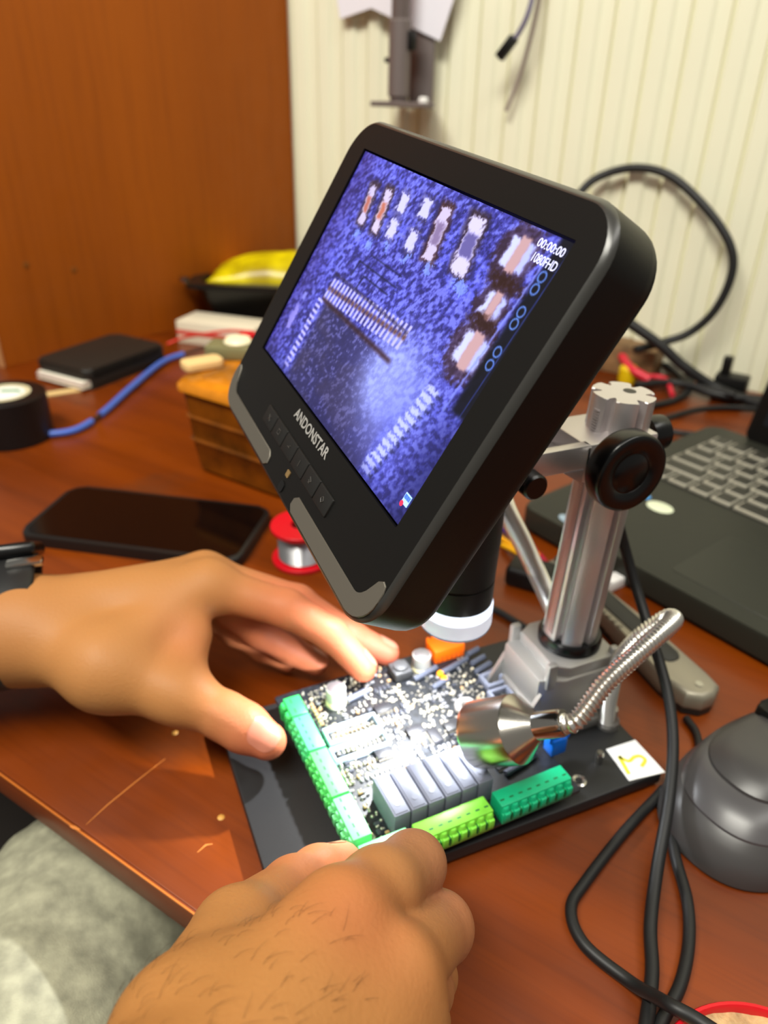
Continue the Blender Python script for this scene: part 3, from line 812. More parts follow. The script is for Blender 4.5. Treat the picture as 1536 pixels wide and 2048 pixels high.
for px, py, L_, a in ((905, 1338, 1.5, 14), (850, 1352, 1.1, 14), (955, 1325, .7, 14), (965, 1340, .8, 14), (975, 1352, .6, 14), (945, 1308, .6, 14), (880, 1372, .8, 15), (715, 1395, .9, 10), (1030, 1540, .9, 10), (1050, 1525, .9, 10)):
    x, y = pc(px, py); link('axial_component', fuse, M_FUSE if px < 1000 else M_SOCK, pcb, PCB @ T(x, y, .0018) @ RZ(R(a)) @ T(-.0075 * L_, 0, 0) @ Matrix.Diagonal((L_, 1, 1, 1)) @ RY(R(90)))
tant = lathe([(.0, 0), (.0012, .0002), (.0020, .0016), (.0018, .0032), (.0008, .0042), (0, .0043)], 16, cap=False)
for px, py in ((880, 1354), (888, 1364)):
    x, y = pc(px, py); link('tantalum_capacitor', tant, mat('orange_bead', (240, 140, 10), .3), pcb, PCB @ T(x, y, 0))
x, y = pc(1108, 1500)
bt = bmesh.new(); bm_box(bt, -.0045, .0045, -.0036, .0036, 0, .0105, .0008); bm_prism(bt, [(-.0062, -.0025), (.0062, -.0025), (.003, .0035), (-.002, .0035)], .0085, .0135, .0004, 2)
link('blue_trimmer', finish(bt), mat('blue_plastic', (0, 108, 226), .4), pcb, PCB @ T(x, y, 0))
# small surface-mount parts: rows and clusters
M_SMD = [mat('smd_cream', (190, 178, 150), .35), mat('smd_grey', (120, 120, 124), .35), mat('smd_tan', (160, 128, 92), .35), mat('smd_dark', (52, 54, 62), .35)]
smd = []
for k, (l_, w_, h_) in enumerate(((.0022, .0013, .0011), (.0026, .0016, .0013), (.0022, .0015, .0016), (.0030, .0020, .0012))):
    b_ = bmesh.new(); bm_box(b_, -l_ / 2, l_ / 2, -w_ / 2, w_ / 2, 0, h_, .0004, 1); smd.append(finish(b_)); smd[-1].materials.append(M_SMD[k])
taken = []
def free(x, y, r=.0016):
    if not (.0115 < x < BW - .002 and .0385 < y < BH - .002) and not (.0108 < x < .0190 and .012 < y < .05): return False
    for (a, b, c, d) in blocks:
        if a - r < x < b + r and c - r < y < d + r: return False
    return all((x - a) ** 2 + (y - b) ** 2 > (r * 1.15) ** 2 for a, b in taken)
blocks = []
def blk(px, py, wx, wy):
    x, y = pc(px, py); blocks.append((x - wx / 2, x + wx / 2, y - wy / 2, y + wy / 2))
for a in ((672, 1406, .011, .011), (842, 1338, .011, .011), (800, 1350, .012, .012), (932, 1420, .013, .013), (985, 1366, .0125, .0105), (1003, 1398, .013, .0105), (830, 1465, .009, .007), (768, 1510, .009, .007), (870, 1475, .007, .009)): blk(*a)
blocks.append((.080, .104, .099, .117))
n_smd = 0; tries = 0
rows = []
for _ in range(46):
    x = random.uniform(.012, BW - .008); y = random.uniform(.040, BH - .006); a = random.choice((0, 0, 90)); n = random.randint(3, 8)
    rows.append((x, y, a, n))
for x, y, a, n in rows:
    kk = random.choices((0, 1, 2, 3), (5, 4, 2, 2))[0]
    for i in range(n):
        xx = x + (i * .0026 if a == 0 else 0); yy = y + (i * .0026 if a == 90 else 0)
        if free(xx, yy) and n_smd < 235:
            taken.append((xx, yy)); n_smd += 1
            link('surface_mount_part', smd[kk], None, pcb, PCB @ T(xx, yy, 0) @ RZ(R(a + 90)))
while n_smd < 270 and tries < 3000:
    tries += 1; x = random.uniform(.010, BW - .002); y = random.uniform(.012, BH - .003)
    if free(x, y):
        taken.append((x, y)); n_smd += 1; link('surface_mount_part', smd[random.randint(0, 3)], None, pcb, PCB @ T(x, y, 0) @ RZ(R(random.choice((0, 90)))))
# solder joints, too many and too small to count
sb = bmesh.new()
for _ in range(1400):
    x = random.uniform(.010, BW - .002); y = random.uniform(.010, BH - .002)
    r_ = random.uniform(.0004, .0009)
    if free(x, y, .0006):
        bm_lathe(sb, [(r_, 0), (r_ * .8, r_ * .7), (0, r_ * 1.05)], 7, T(x, y, 0), cap=False)
for (x0, y0, nx, ny) in ((.016, .0665, 12, 1), (.016, .0690, 12, 1), (.018, .0560, 11, 1), (.0130, .0475, 2, 4), (.018, .076, 14, 2)):
    for i in range(nx):
        for j in range(ny):
            bm_lathe(sb, [(.0010, 0), (.0009, .0008), (.0005, .0017), (0, .0019)], 8, T(x0 + i * .0024, y0 + j * .0026, .0002), cap=False)
link('solder_joints', finish(sb, angle=80), M_LEAD, pcb, PCB, kind='stuff')

# ================================================================== HANDS (one smooth surface from a distance field)
def capsule(P, a, b, ra, rb):
    ba = b - a; L2 = max(ba @ ba, 1e-12)
    h = np.clip(((P - a) @ ba) / L2, 0, 1)
    return np.linalg.norm(P - a - h[..., None] * ba, axis=-1) - (ra + (rb - ra) * h)
def smin(a, b, k):
    h = np.clip(.5 + .5 * (b - a) / k, 0, 1); return b * (1 - h) + a * h - k * h * (1 - h)
def group_sdf(P, prims, k):
    d = None
    for a, b, ra, rb in prims:
        c = capsule(P, np.array(a, float), np.array(b, float), ra, rb); d = c if d is None else smin(d, c, k)
    return d
def hand_sdf(P, palm, fingers, kp, kf):
    dp = group_sdf(P, palm, kp); out = None
    for f in fingers:
        df = smin(dp, group_sdf(P, f, .004), kf)
        out = df if out is None else smin(out, df, .0012)
    return out if out is not None else dp
def surface_nets(D, org, h):
    S = D < 0
    c = np.zeros(tuple(s - 1 for s in D.shape), np.int8)
    offs = [(i, j, k) for i in (0, 1) for j in (0, 1) for k in (0, 1)]
    sl = lambda o, n: slice(o, n - 1 + o)
    for o in offs: c += S[sl(o[0], D.shape[0]), sl(o[1], D.shape[1]), sl(o[2], D.shape[2])]
    act = (c > 0) & (c < 8)
    ac = np.argwhere(act); ids = -np.ones(act.shape, np.int64); ids[act] = np.arange(len(ac))
    pos = np.zeros((len(ac), 3)); cnt = np.zeros(len(ac))
    for a in offs:
        for ax_ in range(3):
            if a[ax_]: continue
            b = list(a); b[ax_] = 1
            da = D[ac[:, 0] + a[0], ac[:, 1] + a[1], ac[:, 2] + a[2]]; db = D[ac[:, 0] + b[0], ac[:, 1] + b[1], ac[:, 2] + b[2]]
            m = (da < 0) != (db < 0); t = np.where(m, da / np.where(da == db, 1, da - db), 0)
            q = np.repeat(np.array(a, float)[None], len(ac), 0); q[:, ax_] += t
            pos += q * m[:, None]; cnt += m
    V = org + h * (ac + pos / np.maximum(cnt, 1)[:, None])
    F = []
    for ax_ in range(3):
        a_ = [slice(None)] * 3; b_ = [slice(None)] * 3; a_[ax_] = slice(0, -1); b_[ax_] = slice(1, None)
        s0 = S[tuple(a_)]; s1 = S[tuple(b_)]
        e = np.argwhere(s0 != s1); o1, o2 = [(1, 2), (2, 0), (0, 1)][ax_]
        ok = (e[:, o1] > 0) & (e[:, o2] > 0) & (e[:, o1] < D.shape[o1] - 1) & (e[:, o2] < D.shape[o2] - 1)
        e = e[ok]; fl = s0[e[:, 0], e[:, 1], e[:, 2]]
        def cell(d1, d2):
            q = e.copy(); q[:, o1] += d1; q[:, o2] += d2; return ids[q[:, 0], q[:, 1], q[:, 2]]
        quad = np.stack([cell(-1, -1), cell(0, -1), cell(0, 0), cell(-1, 0)], -1)
        quad[~fl] = quad[~fl][:, ::-1]
        F.append(quad)
    return V, np.concatenate(F)
def sdf_mesh(fn, lo, hi, h, B=6, slack=.003):
    n = (np.ceil((hi - lo) / h / B).astype(int) + 1) * B
    D = np.empty(n, np.float32)
    nb = n // B
    g = [lo[i] + h * (np.arange(nb[i]) * B + (B - 1) / 2) for i in range(3)]
    Pc = np.stack(np.meshgrid(*g, indexing='ij'), -1)
    dc = fn(Pc)
    big = np.repeat(np.repeat(np.repeat(dc, B, 0), B, 1), B, 2); D[:] = big
    near = np.argwhere(np.abs(dc) < h * B * .87 + slack)
    loc = np.stack(np.meshgrid(*[np.arange(B)] * 3, indexing='ij'), -1)
    for c0 in range(0, len(near), 64):
        nbk = near[c0:c0 + 64]
        I = nbk[:, None, None, None, :] * B + loc[None]
        D[I[..., 0], I[..., 1], I[..., 2]] = fn(lo + h * I)
    return surface_nets(D, lo, h)
def tint_of(V, base, spots):
    Ct = np.repeat(np.array(lin(base)[:3])[None], len(V), 0)
    for p, r, col, w_ in spots:
        wgt = np.exp(-(np.linalg.norm(V - np.array(p), axis=1) / r) ** 2) * w_
        Ct = Ct * (1 - wgt[:, None]) + np.array(lin(col)[:3]) * wgt[:, None]
    return Ct
M_SKIN = attr_mat('skin', rough=.54, bump=.35, bscale=700, sub=.10, spec=.3)
M_NAIL = mat('finger_nail', (186, 116, 94), .32)
def nail_mesh(sdf, base, along, side, nrm, w_, L_):
    V = []; nu, nv = 9, 10
    for j in range(nv):
        t = j / (nv - 1)
        for i in range(nu):
            s_ = (i / (nu - 1)) * 2 - 1
            ww = w_ * math.sqrt(max(0, 1 - (max(0, t - .62) / .42) ** 2)) * math.sqrt(max(0, 1 - (max(0, .22 - t) / .26) ** 2))
            V.append(base + along * (t * L_) + side * (s_ * ww) + nrm * .014)
    V = np.array(V)
    for _ in range(24):
        V = V - nrm * (sdf(V) * .8)[:, None]
    V = V + nrm * .0004
    F = [(j * nu + i, j * nu + i + 1, (j + 1) * nu + i + 1, (j + 1) * nu + i) for j in range(nv - 1) for i in range(nu - 1)]
    return V, F
def build_hand(name, parent, palm, fingers, tips, base, spots, label, kp=.012, kf=.009, h=.0012):
    fn = lambda P: hand_sdf(P, palm, fingers, kp, kf)
    allp = np.array([q for pr in palm + [x for f in fingers for x in f] for q in (pr[0], pr[1])])
    rmax = max(max(pr[2], pr[3]) for pr in palm)
    lo = allp.min(0) - rmax - .006; hi = allp.max(0) + rmax + .006
    V, F = sdf_mesh(fn, lo, hi, h)
    me = raw_mesh(V, F.tolist()); me.update()
    set_tint(me, tint_of(V, base, spots))
    o = link(name, me, M_SKIN, parent, I4, label=label)
    for a, b, nrm, r in tips:                         # a: last joint, b: tip centre
        al = (b - a) / np.linalg.norm(b - a); nrm = nrm - al * (nrm @ al); nrm /= np.linalg.norm(nrm); side = np.cross(al, nrm)
        L_ = r * 1.55
        Vn, Fn = nail_mesh(lambda q: fn(q), b + al * (r * .62 - L_), al, side, nrm, r * .78, L_)
        nm = raw_mesh(Vn, Fn); link('finger_nail', nm, M_NAIL, o, I4)
    return o, V, F
A = lambda *p: np.array(PX(*p))
person = thing('person', T(-.12, .20, 0), 'person in grey trousers with both bare hands holding the circuit board', 'person')

# --- far (left) hand, reaching in from the left
W = A(60, 1262, .058); W2 = W + np.array([-.004, .020, -.008])
i0, i1, i2, i3 = A(418, 1172, .072), A(575, 1217, .061), A(662, 1268, .045), A(726, 1336, .030)
m0, m1, m2, m3 = i0 + np.array([.001, .020, -.006]), i1 + np.array([.010, .016, -.010]), A(700, 1272, .034), A(772, 1306, .024)
r0, r1, r2, r3 = i0 + np.array([-.008, .036, -.018]), A(520, 1262, .036), A(578, 1298, .022), A(632, 1326, .013)
p0, p1, p2, p3 = i0 + np.array([-.018, .048, -.030]), A(470, 1262, .028), A(525, 1296, .016), A(575, 1322, .010)
t0, t1, t2, t3 = A(215, 1335, .056), A(355, 1385, .046), A(452, 1434, .037), A(535, 1482, .030)
EL = W + np.array([-.20, .02, -.002])
palm = [(W, i0, .021, .0125), (W, m0, .021, .0125), (W2, r0, .020, .0115), (W2, p0, .019, .0105),
        (W, t0, .022, .0175), (t0, t1, .0185, .0140), (t0, i0, .0165, .0095), (t1, (i0 + t1) / 2, .0090, .0085),
        (W, EL, .0235, .031), (W2, EL + np.array([0, .016, -.004]), .0225, .030)]
fing = [[(i0, i1, .0118, .0102), (i1, i2, .0102, .0088), (i2, i3, .0088, .0076)],
        [(m0, m1, .0115, .0102), (m1, m2, .0100, .0088), (m2, m3, .0088, .0076)],
        [(r0, r1, .0108, .0096), (r1, r2, .0096, .0084), (r2, r3, .0084, .0074)],
        [(p0, p1, .0098, .0084), (p1, p2, .0084, .0074), (p2, p3, .0074, .0066)],
        [(t1, t2, .0132, .0116), (t2, t2 + (t3 - t2) * .45, .0116, .0117), (t2 + (t3 - t2) * .45, t3, .0117, .0092)]]
up = np.array([0, 0, 1.0]); toC = lambda p: (CAMP - p) / np.linalg.norm(CAMP - p)
tips = [(t2, t3, toC(t3) * 1.0 + np.array([.12, .1, .25]), .0095), (i2, i3, up * .6 + np.array([.8, .4, 0]), .0078), (m2, m3, up + np.array([.7, .5, 0]), .0078),
        (r2, r3, up * .7 + np.array([.5, .6, 0]), .0075), (p2, p3, up * .7 + np.array([.5, .6, 0]), .0066)]
PINK = (192, 106, 78)
spots = [(t3, .026, (188, 98, 74), .85), (t2, .012, (170, 100, 64), .5), (i3, .030, (184, 98, 66), .8), (i2, .024, (188, 98, 72), .75), (i1, .026, (196, 110, 76), .6), (m3, .03, (184, 92, 72), .85), (m1, .026, PINK, .6), (r1, .028, PINK, .6), (r3, .03, PINK, .6),
         (t1 + np.array([.01, .02, .01]), .020, (196, 112, 74), .5), (W + np.array([-.015, 0, 0]), .035, (148, 94, 54), .5)]
build_hand('hand', person, palm, fing, tips, (172, 118, 68), spots, 'bare left hand reaching in from the left, fingertips on the far board edge')

# --- near (right) hand
W = A(262, 2420, .118); W2 = W + np.array([.020, -.016, -.012])
i0, i1 = A(678, 1838, .105), A(826, 1730, .080)
i2 = i1 + np.array([.006, .012, -.022]); i3 = i2 + np.array([.004, .012, -.015])
m0, m1 = A(782, 1948, .096), A(876, 1856, .064); m2 = m1 + np.array([.008, .012, -.020]); m3 = m2 + np.array([.000, .014, -.012])
r0, r1 = A(798, 2040, .085), A(840, 1978, .050); r2 = r1 + np.array([.010, .010, -.017]); r3 = r2 + np.array([.002, .012, -.010])
p0, p1 = A(795, 2150, .070), A(828, 2085, .038); p2 = p1 + np.array([.010, .010, -.013]); p3 = p2 + np.array([.004, .012, -.007])
t0, t1, t2, t3 = A(372, 2080, .106), A(474, 1872, .084), A(586, 1780, .062), A(684, 1726, .042)
EL = W + np.array([-.20, -.075, .00])
palm = [(W, i0, .0205, .0122), (W, m0, .0215, .0126), (W2, r0, .0210, .0125), (W2, p0, .0210, .0115),
        (W, t0, .0205, .0158), (t0, t1, .0158, .0132), (t0, i0, .0120, .0085),
        (W, EL, .0245, .034), (W2, EL + np.array([.02, -.018, 0]), .0235, .033)]
fing = [[(i0, (i0 + i1) / 2, .0126, .0122), ((i0 + i1) / 2, i1, .0122, .0106), (i1, i2, .0106, .0094), (i2, i3, .0094, .0080)],
        [(m0, m1, .0126, .0116), (m1, m2, .0110, .0096), (m2, m3, .0094, .0080)],
        [(r0, r1, .0116, .0106), (r1, r2, .0102, .0086), (r2, r3, .0086, .0076)],
        [(p0, p1, .0104, .0090), (p1, p2, .0086, .0076), (p2, p3, .0076, .0068)],
        [(t1, t2, .0130, .0108), (t2, t2 + (t3 - t2) * .5, .0108, .0104), (t2 + (t3 - t2) * .5, t3, .0104, .0080)]]
tips = [(t2, t3, np.array([-.3, .9, .25]), .0088), (i2, i3, np.array([.95, -.1, .2]), .0080), (m2, m3, np.array([.8, -.2, .1]), .0078), (r2, r3, np.array([.8, -.2, .1]), .0075), (p2, p3, np.array([.8, -.2, .1]), .0066)]
spots = [(t3, .026, (206, 112, 80), .8), (t2, .026, (196, 112, 74), .55), (i1, .026, (140, 96, 72), .7), (i0 + np.array([.0, -.006, .01]), .018, (180, 96, 60), .55), (m0, .018, (170, 96, 62), .45), (m1, .024, (178, 106, 80), .5), (W, .06, (158, 104, 48), .6), (EL, .1, (150, 98, 46), .8)]
rh, RV, RF = build_hand('hand', person, palm, fing, tips, (170, 118, 68), spots, 'bare hairy right hand pinching the near board corner', .010, .0055)
# dark hairs on the back of the right hand and wrist
hb2 = bmesh.new()
ctr = RV[RF].mean(1); nrm = np.cross(RV[RF[:, 2]] - RV[RF[:, 0]], RV[RF[:, 3]] - RV[RF[:, 1]]); nrm /= np.linalg.norm(nrm, axis=1)[:, None]
if (nrm * (ctr - ctr.mean(0))).sum() < 0: nrm = -nrm
sel = np.where((nrm[:, 2] > .25) & (np.linalg.norm(ctr - A(400, 2030, .128), axis=1) < .040))[0]
armdir = (i0 - W) / np.linalg.norm(i0 - W)
for f in rng.choice(sel, 190, replace=False):
    n_ = nrm[f]; p_ = ctr[f]
    d_ = armdir * rng.normal(.9, .3) + np.cross(armdir, n_) * rng.normal(.5, .45); d_ -= n_ * (d_ @ n_); d_ /= np.linalg.norm(d_)
    L_ = rng.uniform(.003, .008)
    bm_tube(hb2, [p_ - n_ * .0003, p_ + d_ * L_ * .35 + n_ * .0009, p_ + d_ * L_ * .7 + n_ * .0012, p_ + d_ * L_ + n_ * .0009], [.00004, .00004, .00003, .00001], 4)
link('arm_hair', finish(hb2), mat('dark_hair', (50, 30, 18), .5), rh, I4, kind='stuff')

# --- trousers: lap seen below the desk edge
tq = [(A(40, 2150, -.10), A(190, 1855, -.115), .070, .062), (A(190, 1855, -.115), A(330, 1840, -.14), .062, .06)]
fold = [(A(60, 1905, -.085), A(230, 1880, -.095), .026, .020), (A(110, 1800, -.10), A(250, 1810, -.105), .024, .022), (A(20, 2040, -.07), A(180, 1960, -.08), .030, .022)]
def lap(P):
    d = group_sdf(P, tq, .03)
    for f in fold: d = smin(d, group_sdf(P, [f], .01), .010)
    return d + .0012 * np.sin(P[..., 0] * 160 + P[..., 1] * 90) * np.sin(P[..., 1] * 120 - P[..., 2] * 80)
allp = np.array([q for pr in tq + fold for q in (pr[0], pr[1])])
V, F = sdf_mesh(lap, allp.min(0) - .08, allp.max(0) + .08, .003)
M_CLOTH = mat('grey_knit', (150, 148, 126), .9, vary=.12, vscale=120, bump=.6, bscale=1400)
link('trousers', raw_mesh(V, F.tolist()), M_CLOTH, person, I4, label='grey knit trousers below the desk edge')

# ================================================================== THINGS ON THE DESK
def rot_frame(o, xdir):
    x = np.array([xdir[0], xdir[1], 0.0]); x /= np.linalg.norm(x)
    return T(o) @ RZ(math.atan2(x[1], x[0]))
def cable(name, pts, r, m, label, group=None, cat='cable', seg=10, n=14):
    P = spline(pts, n); base = P[0].copy()
    t_ = link(name, tube([q - base for q in P], r, seg), m, None, T(base))
    return tag(t_, label, cat, group)

# watch on the far wrist
wc = A(28, 1245, .058)
wx = Vector((1.0, -.10, .01)).normalized()
WM_ = T(wc + np.array([0, .006, 0])) @ wx.to_track_quat('X', 'Z').to_matrix().to_4x4()
watch = thing('wristwatch', WM_, 'black strapped wristwatch worn on the far wrist', 'watch')
V = []; F = []; nr = 48; prof_ = [(-.010, 0), (-.011, .0015), (-.009, .0032), (.009, .0032), (.011, .0015), (.010, 0)]
for i in range(nr):
    a = 2 * math.pi * i / nr
    for x_, o_ in prof_:
        ry, rz = .0400 + o_, .0292 + o_
        V.append((x_ + .006 * math.sin(a), ry * math.cos(a), rz * math.sin(a) - .001))
k_ = len(prof_)
for i in range(nr):
    for j in range(k_):
        F.append((i * k_ + j, i * k_ + (j + 1) % k_, ((i + 1) % nr) * k_ + (j + 1) % k_, ((i + 1) % nr) * k_ + j))
link('strap', raw_mesh(V, F), M_RUBBER, watch, WM_)
bk = bmesh.new(); bm_box(bk, -.012, .012, -.016, .016, 0, .008, .003, 3)
link('watch_case', finish(bk), M_BLACKGLOSS, watch, WM_ @ T(.005, .020, .0235) @ RX(R(-32)))
bk = bmesh.new(); bm_box(bk, -.009, .009, -.0035, .0035, 0, .0035, .001, 2)
link('buckle', finish(bk), M_STEEL, watch, WM_ @ T(.012, .0, .0302))

# phone
pc_ = np.array([.0325, .535, 0]); PH = rot_frame(pc_, (.15, -.100))
ph = thing('smartphone', PH, 'black smartphone lying screen up behind the far hand', 'phone')
link('case', prism(rrect(-.088, .088, -.041, .041, .012, 6), 0, .0092, .002, 3), mat('phone_case', (22, 20, 19), .4), ph, PH)
link('glass', prism(rrect(-.0845, .0845, -.0375, .0375, .010, 6), .0088, .0095, .0002, 1), mat('dark_glass', (8, 4, 4), .12, spec=.4), ph, PH)

# notebook / wallet with papers underneath
q0, q1, q3 = A(165, 800, .0), A(330, 735, .0), A(85, 745, .0)
WL = rot_frame((q1 + q3) / 2, q1 - q0); wlen = np.linalg.norm(q1 - q0) * .95; wwid = .085
wal = thing('wallet', WL, 'black leather wallet stuffed with cards by the wooden partition', 'wallet')
link('cover', prism(rrect(-wlen / 2, wlen / 2, -wwid / 2, wwid / 2, .008, 5), .012, .024, .003, 3), mat('dark_leather', (30, 27, 22), .55, bump=.3), wal, WL)
link('cover', prism(rrect(-wlen / 2, wlen / 2, -wwid / 2, wwid / 2, .008, 5), .0, .003, .001, 2), mat('dark_leather', (30, 27, 22), .55, bump=.3), wal, WL)
link('spine', box(-wlen / 2 + .006, wlen / 2 - .002, -wwid / 2, -wwid / 2 + .004, .001, .023, .001), mat('dark_leather', (30, 27, 22), .55), wal, WL)
for i, c_ in enumerate(((226, 214, 196), (240, 230, 205), (214, 196, 190), (235, 228, 210))):
    link('card', box(-wlen / 2 - .006 + .002 * (i % 2), wlen / 2 - .02, -wwid / 2 + .004, wwid / 2 - .006, .003 + i * .0022, .0048 + i * .0022, .0002), mat('card_paper', c_, .6), wal, WL)
p = A(105, 788, .0)
pf = link('paper_slip', box(-.03, .03, -.006, .006, 0, .0012), mat('manila', (222, 190, 130), .6), None, rot_frame(p, (1, .1)))
tag(pf, 'small yellowish paper slip lying between wallet and tape roll', 'paper')

# electrical tape roll
tc_ = A(8, 786, .045); tc_[2] = 0
TP = T(tc_)
tp = thing('tape_roll', TP, 'roll of black electrical tape with pale core at the left edge', 'tape')
link('tape', lathe([(.0235, .001), (.0355, .0), (.0370, .001), (.0370, .044), (.0355, .045), (.0235, .045)], 56, cap=False), mat('black_vinyl', (12, 12, 13), .4), tp, TP)
link('core', lathe([(.0190, .001), (.0235, .001), (.0238, .0455), (.0190, .0455), (.0190, .001)], 48, cap=False), mat('cardboard_core', (206, 196, 160), .6), tp, TP)
link('core_label', lathe([(0, .0445), (.0188, .0445)], 40, cap=False), M_WHITE, tp, TP)
gl = bmesh.new(); bm_prism(gl, [(-.002, .010), (.012, .006), (.016, -.004), (.010, .002), (-.004, .006)], .0446, .0449)
link('label_print', finish(gl), mat('green_print', (30, 140, 60), .5), tp, TP)

# blue heat-shrink wire
bpts = [A(-60, 888, .004), A(0, 880, .004), A(75, 870, .004), A(150, 860, .004), A(205, 826, .004), A(262, 775, .005), A(325, 724, .006), A(375, 706, .007), A(430, 690, .010), A(480, 670, .012), A(505, 668, .014)]
def sleeve_wire():
    base = bpts[0]; P = spline(bpts, 12); n = len(P)
    t_ = thing('cable', T(base), 'thin red and black cable in blue sleeves crossing the desk to the tape', 'cable')
    link('core_wire', tube(P, .0022, 8), mat('brown_wire', (60, 34, 26), .5), t_, I4)
    link('red_sleeve', tube(P[:16], .0036, 8), mat('red_sleeve', (176, 24, 40), .4), t_, I4)
    M_SLV = mat('blue_sleeve', (72, 104, 196), .35)
    link('blue_sleeve', tube(P[16:44], .0036, 8), M_SLV, t_, I4); link('blue_sleeve', tube(P[47:83], .0036, 8), M_SLV, t_, I4)
    link('blue_sleeve', tube(P[92:], .0032, 8), M_SLV, t_, I4)
sleeve_wire()

# amber plastic tub with lid
b0 = A(392, 938, 0); BX = rot_frame(b0, (.55, -.83))
tub = thing('storage_tub', BX, 'translucent amber plastic tub with ribbed sides half behind the monitor', 'container')
def tub_ring(o_, z): return [(x, y, z) for x, y in rrect(-o_, .115 + o_, -o_, .085 + o_, .012, 5)]
M_AMB = mat('amber_plastic', (122, 66, 10), .22, trans=.25, ior=1.4, vary=.25, vscale=40)
link('body', loft([tub_ring(-.004, 0), tub_ring(0, .003), tub_ring(.003, .030), tub_ring(.0045, .032), tub_ring(.003, .034), tub_ring(.004, .052), tub_ring(.0055, .054), tub_ring(.004, .056), tub_ring(.006, .078)], True, False), M_AMB, tub, BX)
link('lid', loft([tub_ring(.006, .077), tub_ring(.009, .078), tub_ring(.009, .082), tub_ring(.006, .086), tub_ring(-.006, .087), tub_ring(-.008, .0845)], False, True), mat('amber_lid', (170, 104, 20), .2, vary=.3, vscale=30), tub, BX)
p = A(345, 800, 0)

# white carton and small parts on the tub, black tray with yellow packet behind
p = A(395, 690, .0); CT = rot_frame(p, (.60, -.55))
ct = thing('carton', CT, 'small white and red carton between the amber tub and black tray', 'box')
link('body', box(-.03, .085, .0, .05, 0, .030, .001), mat('white_card', (224, 214, 190), .6), ct, CT)
link('red_stripe', box(-.0302, .0852, -.0003, .0503, .012, .018), mat('red_print', (206, 70, 60), .6), ct, CT)
p = A(478, 712, .087)
bt_ = thing('battery_holder', T(p) @ RZ(R(-30)), 'greenish module with pale cap lying on the amber tub', 'electronics')
link('body', box(-.028, .028, -.014, .014, 0, .012, .002), mat('olive_plastic', (120, 116, 80), .5), bt_, T(p) @ RZ(R(-30)))
link('pale_cap', lathe([(.012, .012), (.013, .014), (.011, .017), (0, .018)], 24, cap=False), mat('cream_cap', (240, 232, 196), .35), bt_, T(p) @ RZ(R(-30)))
p = A(405, 735, .087)
tag(link('foam_piece', prism(rrect(-.018, .018, -.010, .010, .006, 4), 0, .008, .002, 2), mat('cream_foam', (226, 190, 130), .7), None, T(p) @ RZ(R(10))), 'cream foam piece on the corner of the amber tub', 'foam')
cable('wire', [A(335, 688, .006), A(365, 676, .014), A(410, 668, .03), A(460, 662, .032), A(505, 664, .03)], .0018, mat('red_wire', (214, 40, 20), .4), 'thin red wire draped over the white carton', cat='wire')
p = A(498, 690, .09); tag(link('connector', box(-.008, .008, -.006, .006, 0, .012, .002), M_RED, None, T(p) @ RZ(R(20))), 'small red connector on the amber tub beside the monitor', 'connector')
p0_ = A(412, 664, 0); TR = rot_frame(p0_, (.80, -.42))
tr = thing('food_tray', TR, 'black plastic tray holding a yellow packet by the partition', 'tray')
def tray_ring(o_, z): return [(x, y, z) for x, y in rrect(-o_, .22 + o_, -o_, .11 + o_, .016, 5)]
link('body', loft([tray_ring(-.012, 0), tray_ring(-.010, .004), tray_ring(.006, .060), tray_ring(.020, .064), tray_ring(.020, .070), tray_ring(.004, .070), tray_ring(0, .062)], True, True), mat('black_tray', (20, 19, 17), .35), tr, TR)
link('rim_clip', lathe([(0, -.004), (.006, -.003), (.007, .003), (0, .005)], 16, cap=False), M_STEEL, tr, TR @ T(-.024, .0, .072))
gxx, gyy = np.meshgrid(np.linspace(0, 1, 34), np.linspace(0, 1, 22))
hgt = .034 * np.power(np.clip(np.sin(np.pi * gxx) * np.sin(np.pi * gyy), 0, 1), .5) + .008 * (fbm(gxx * 7, gyy * 7, 31) - .45)
Vp = np.stack([gxx * .205 + .006, gyy * .10 + .004, .068 + np.maximum(hgt, 0)], -1).reshape(-1, 3)
ii = np.arange(34 * 22).reshape(22, 34); Fp = np.stack([ii[:-1, :-1], ii[:-1, 1:], ii[1:, 1:], ii[1:, :-1]], -1).reshape(-1, 4).tolist()
Vb = np.concatenate([Vp, Vp * [1, 1, 0] + [0, 0, .0655]]); n0 = len(Vp)
Fp += [[a + n0 for a in f[::-1]] for f in Fp]
ring_ = list(ii[0, :]) + list(ii[1:, -1]) + list(ii[-1, -2::-1]) + list(ii[-2:0:-1, 0])
Fp += [[ring_[i], ring_[i - 1], ring_[i - 1] + n0, ring_[i] + n0] for i in range(len(ring_))]
pk = link('packet', raw_mesh(Vb, Fp), mat('yellow_foil', (214, 176, 6), .28, vary=.35, vscale=18, bump=.3, bscale=60), None, TR)
tag(pk, 'shiny yellow foil packet lying in the black tray', 'packet')

# solder spool
p = A(604, 1118, 0); SPM = T(p)
sp_ = thing('solder_spool', SPM, 'red plastic spool of silver solder wire below the monitor corner', 'spool')
link('flange', lathe([(0, 0), (.0215, 0), (.022, .0008), (.022, .0030), (.0215, .0036), (0, .0036)], 40, cap=False), M_RED, sp_, SPM)
link('flange', lathe([(.007, .0270), (.0215, .0270), (.022, .0278), (.022, .0300), (.0215, .0306), (.007, .0306), (.007, .027)], 40, cap=False), M_RED, sp_, SPM)
sw = [(.013, .0036)]
for i in range(16): sw += [(.0165, .0040 + i * .00144), (.0172, .0047 + i * .00144)]
sw += [(.013, .0270)]
link('solder_wire', lathe(sw, 36, cap=False, angle=80), mat('solder_silver', (176, 176, 180), .3, metal=.9), sp_, SPM)

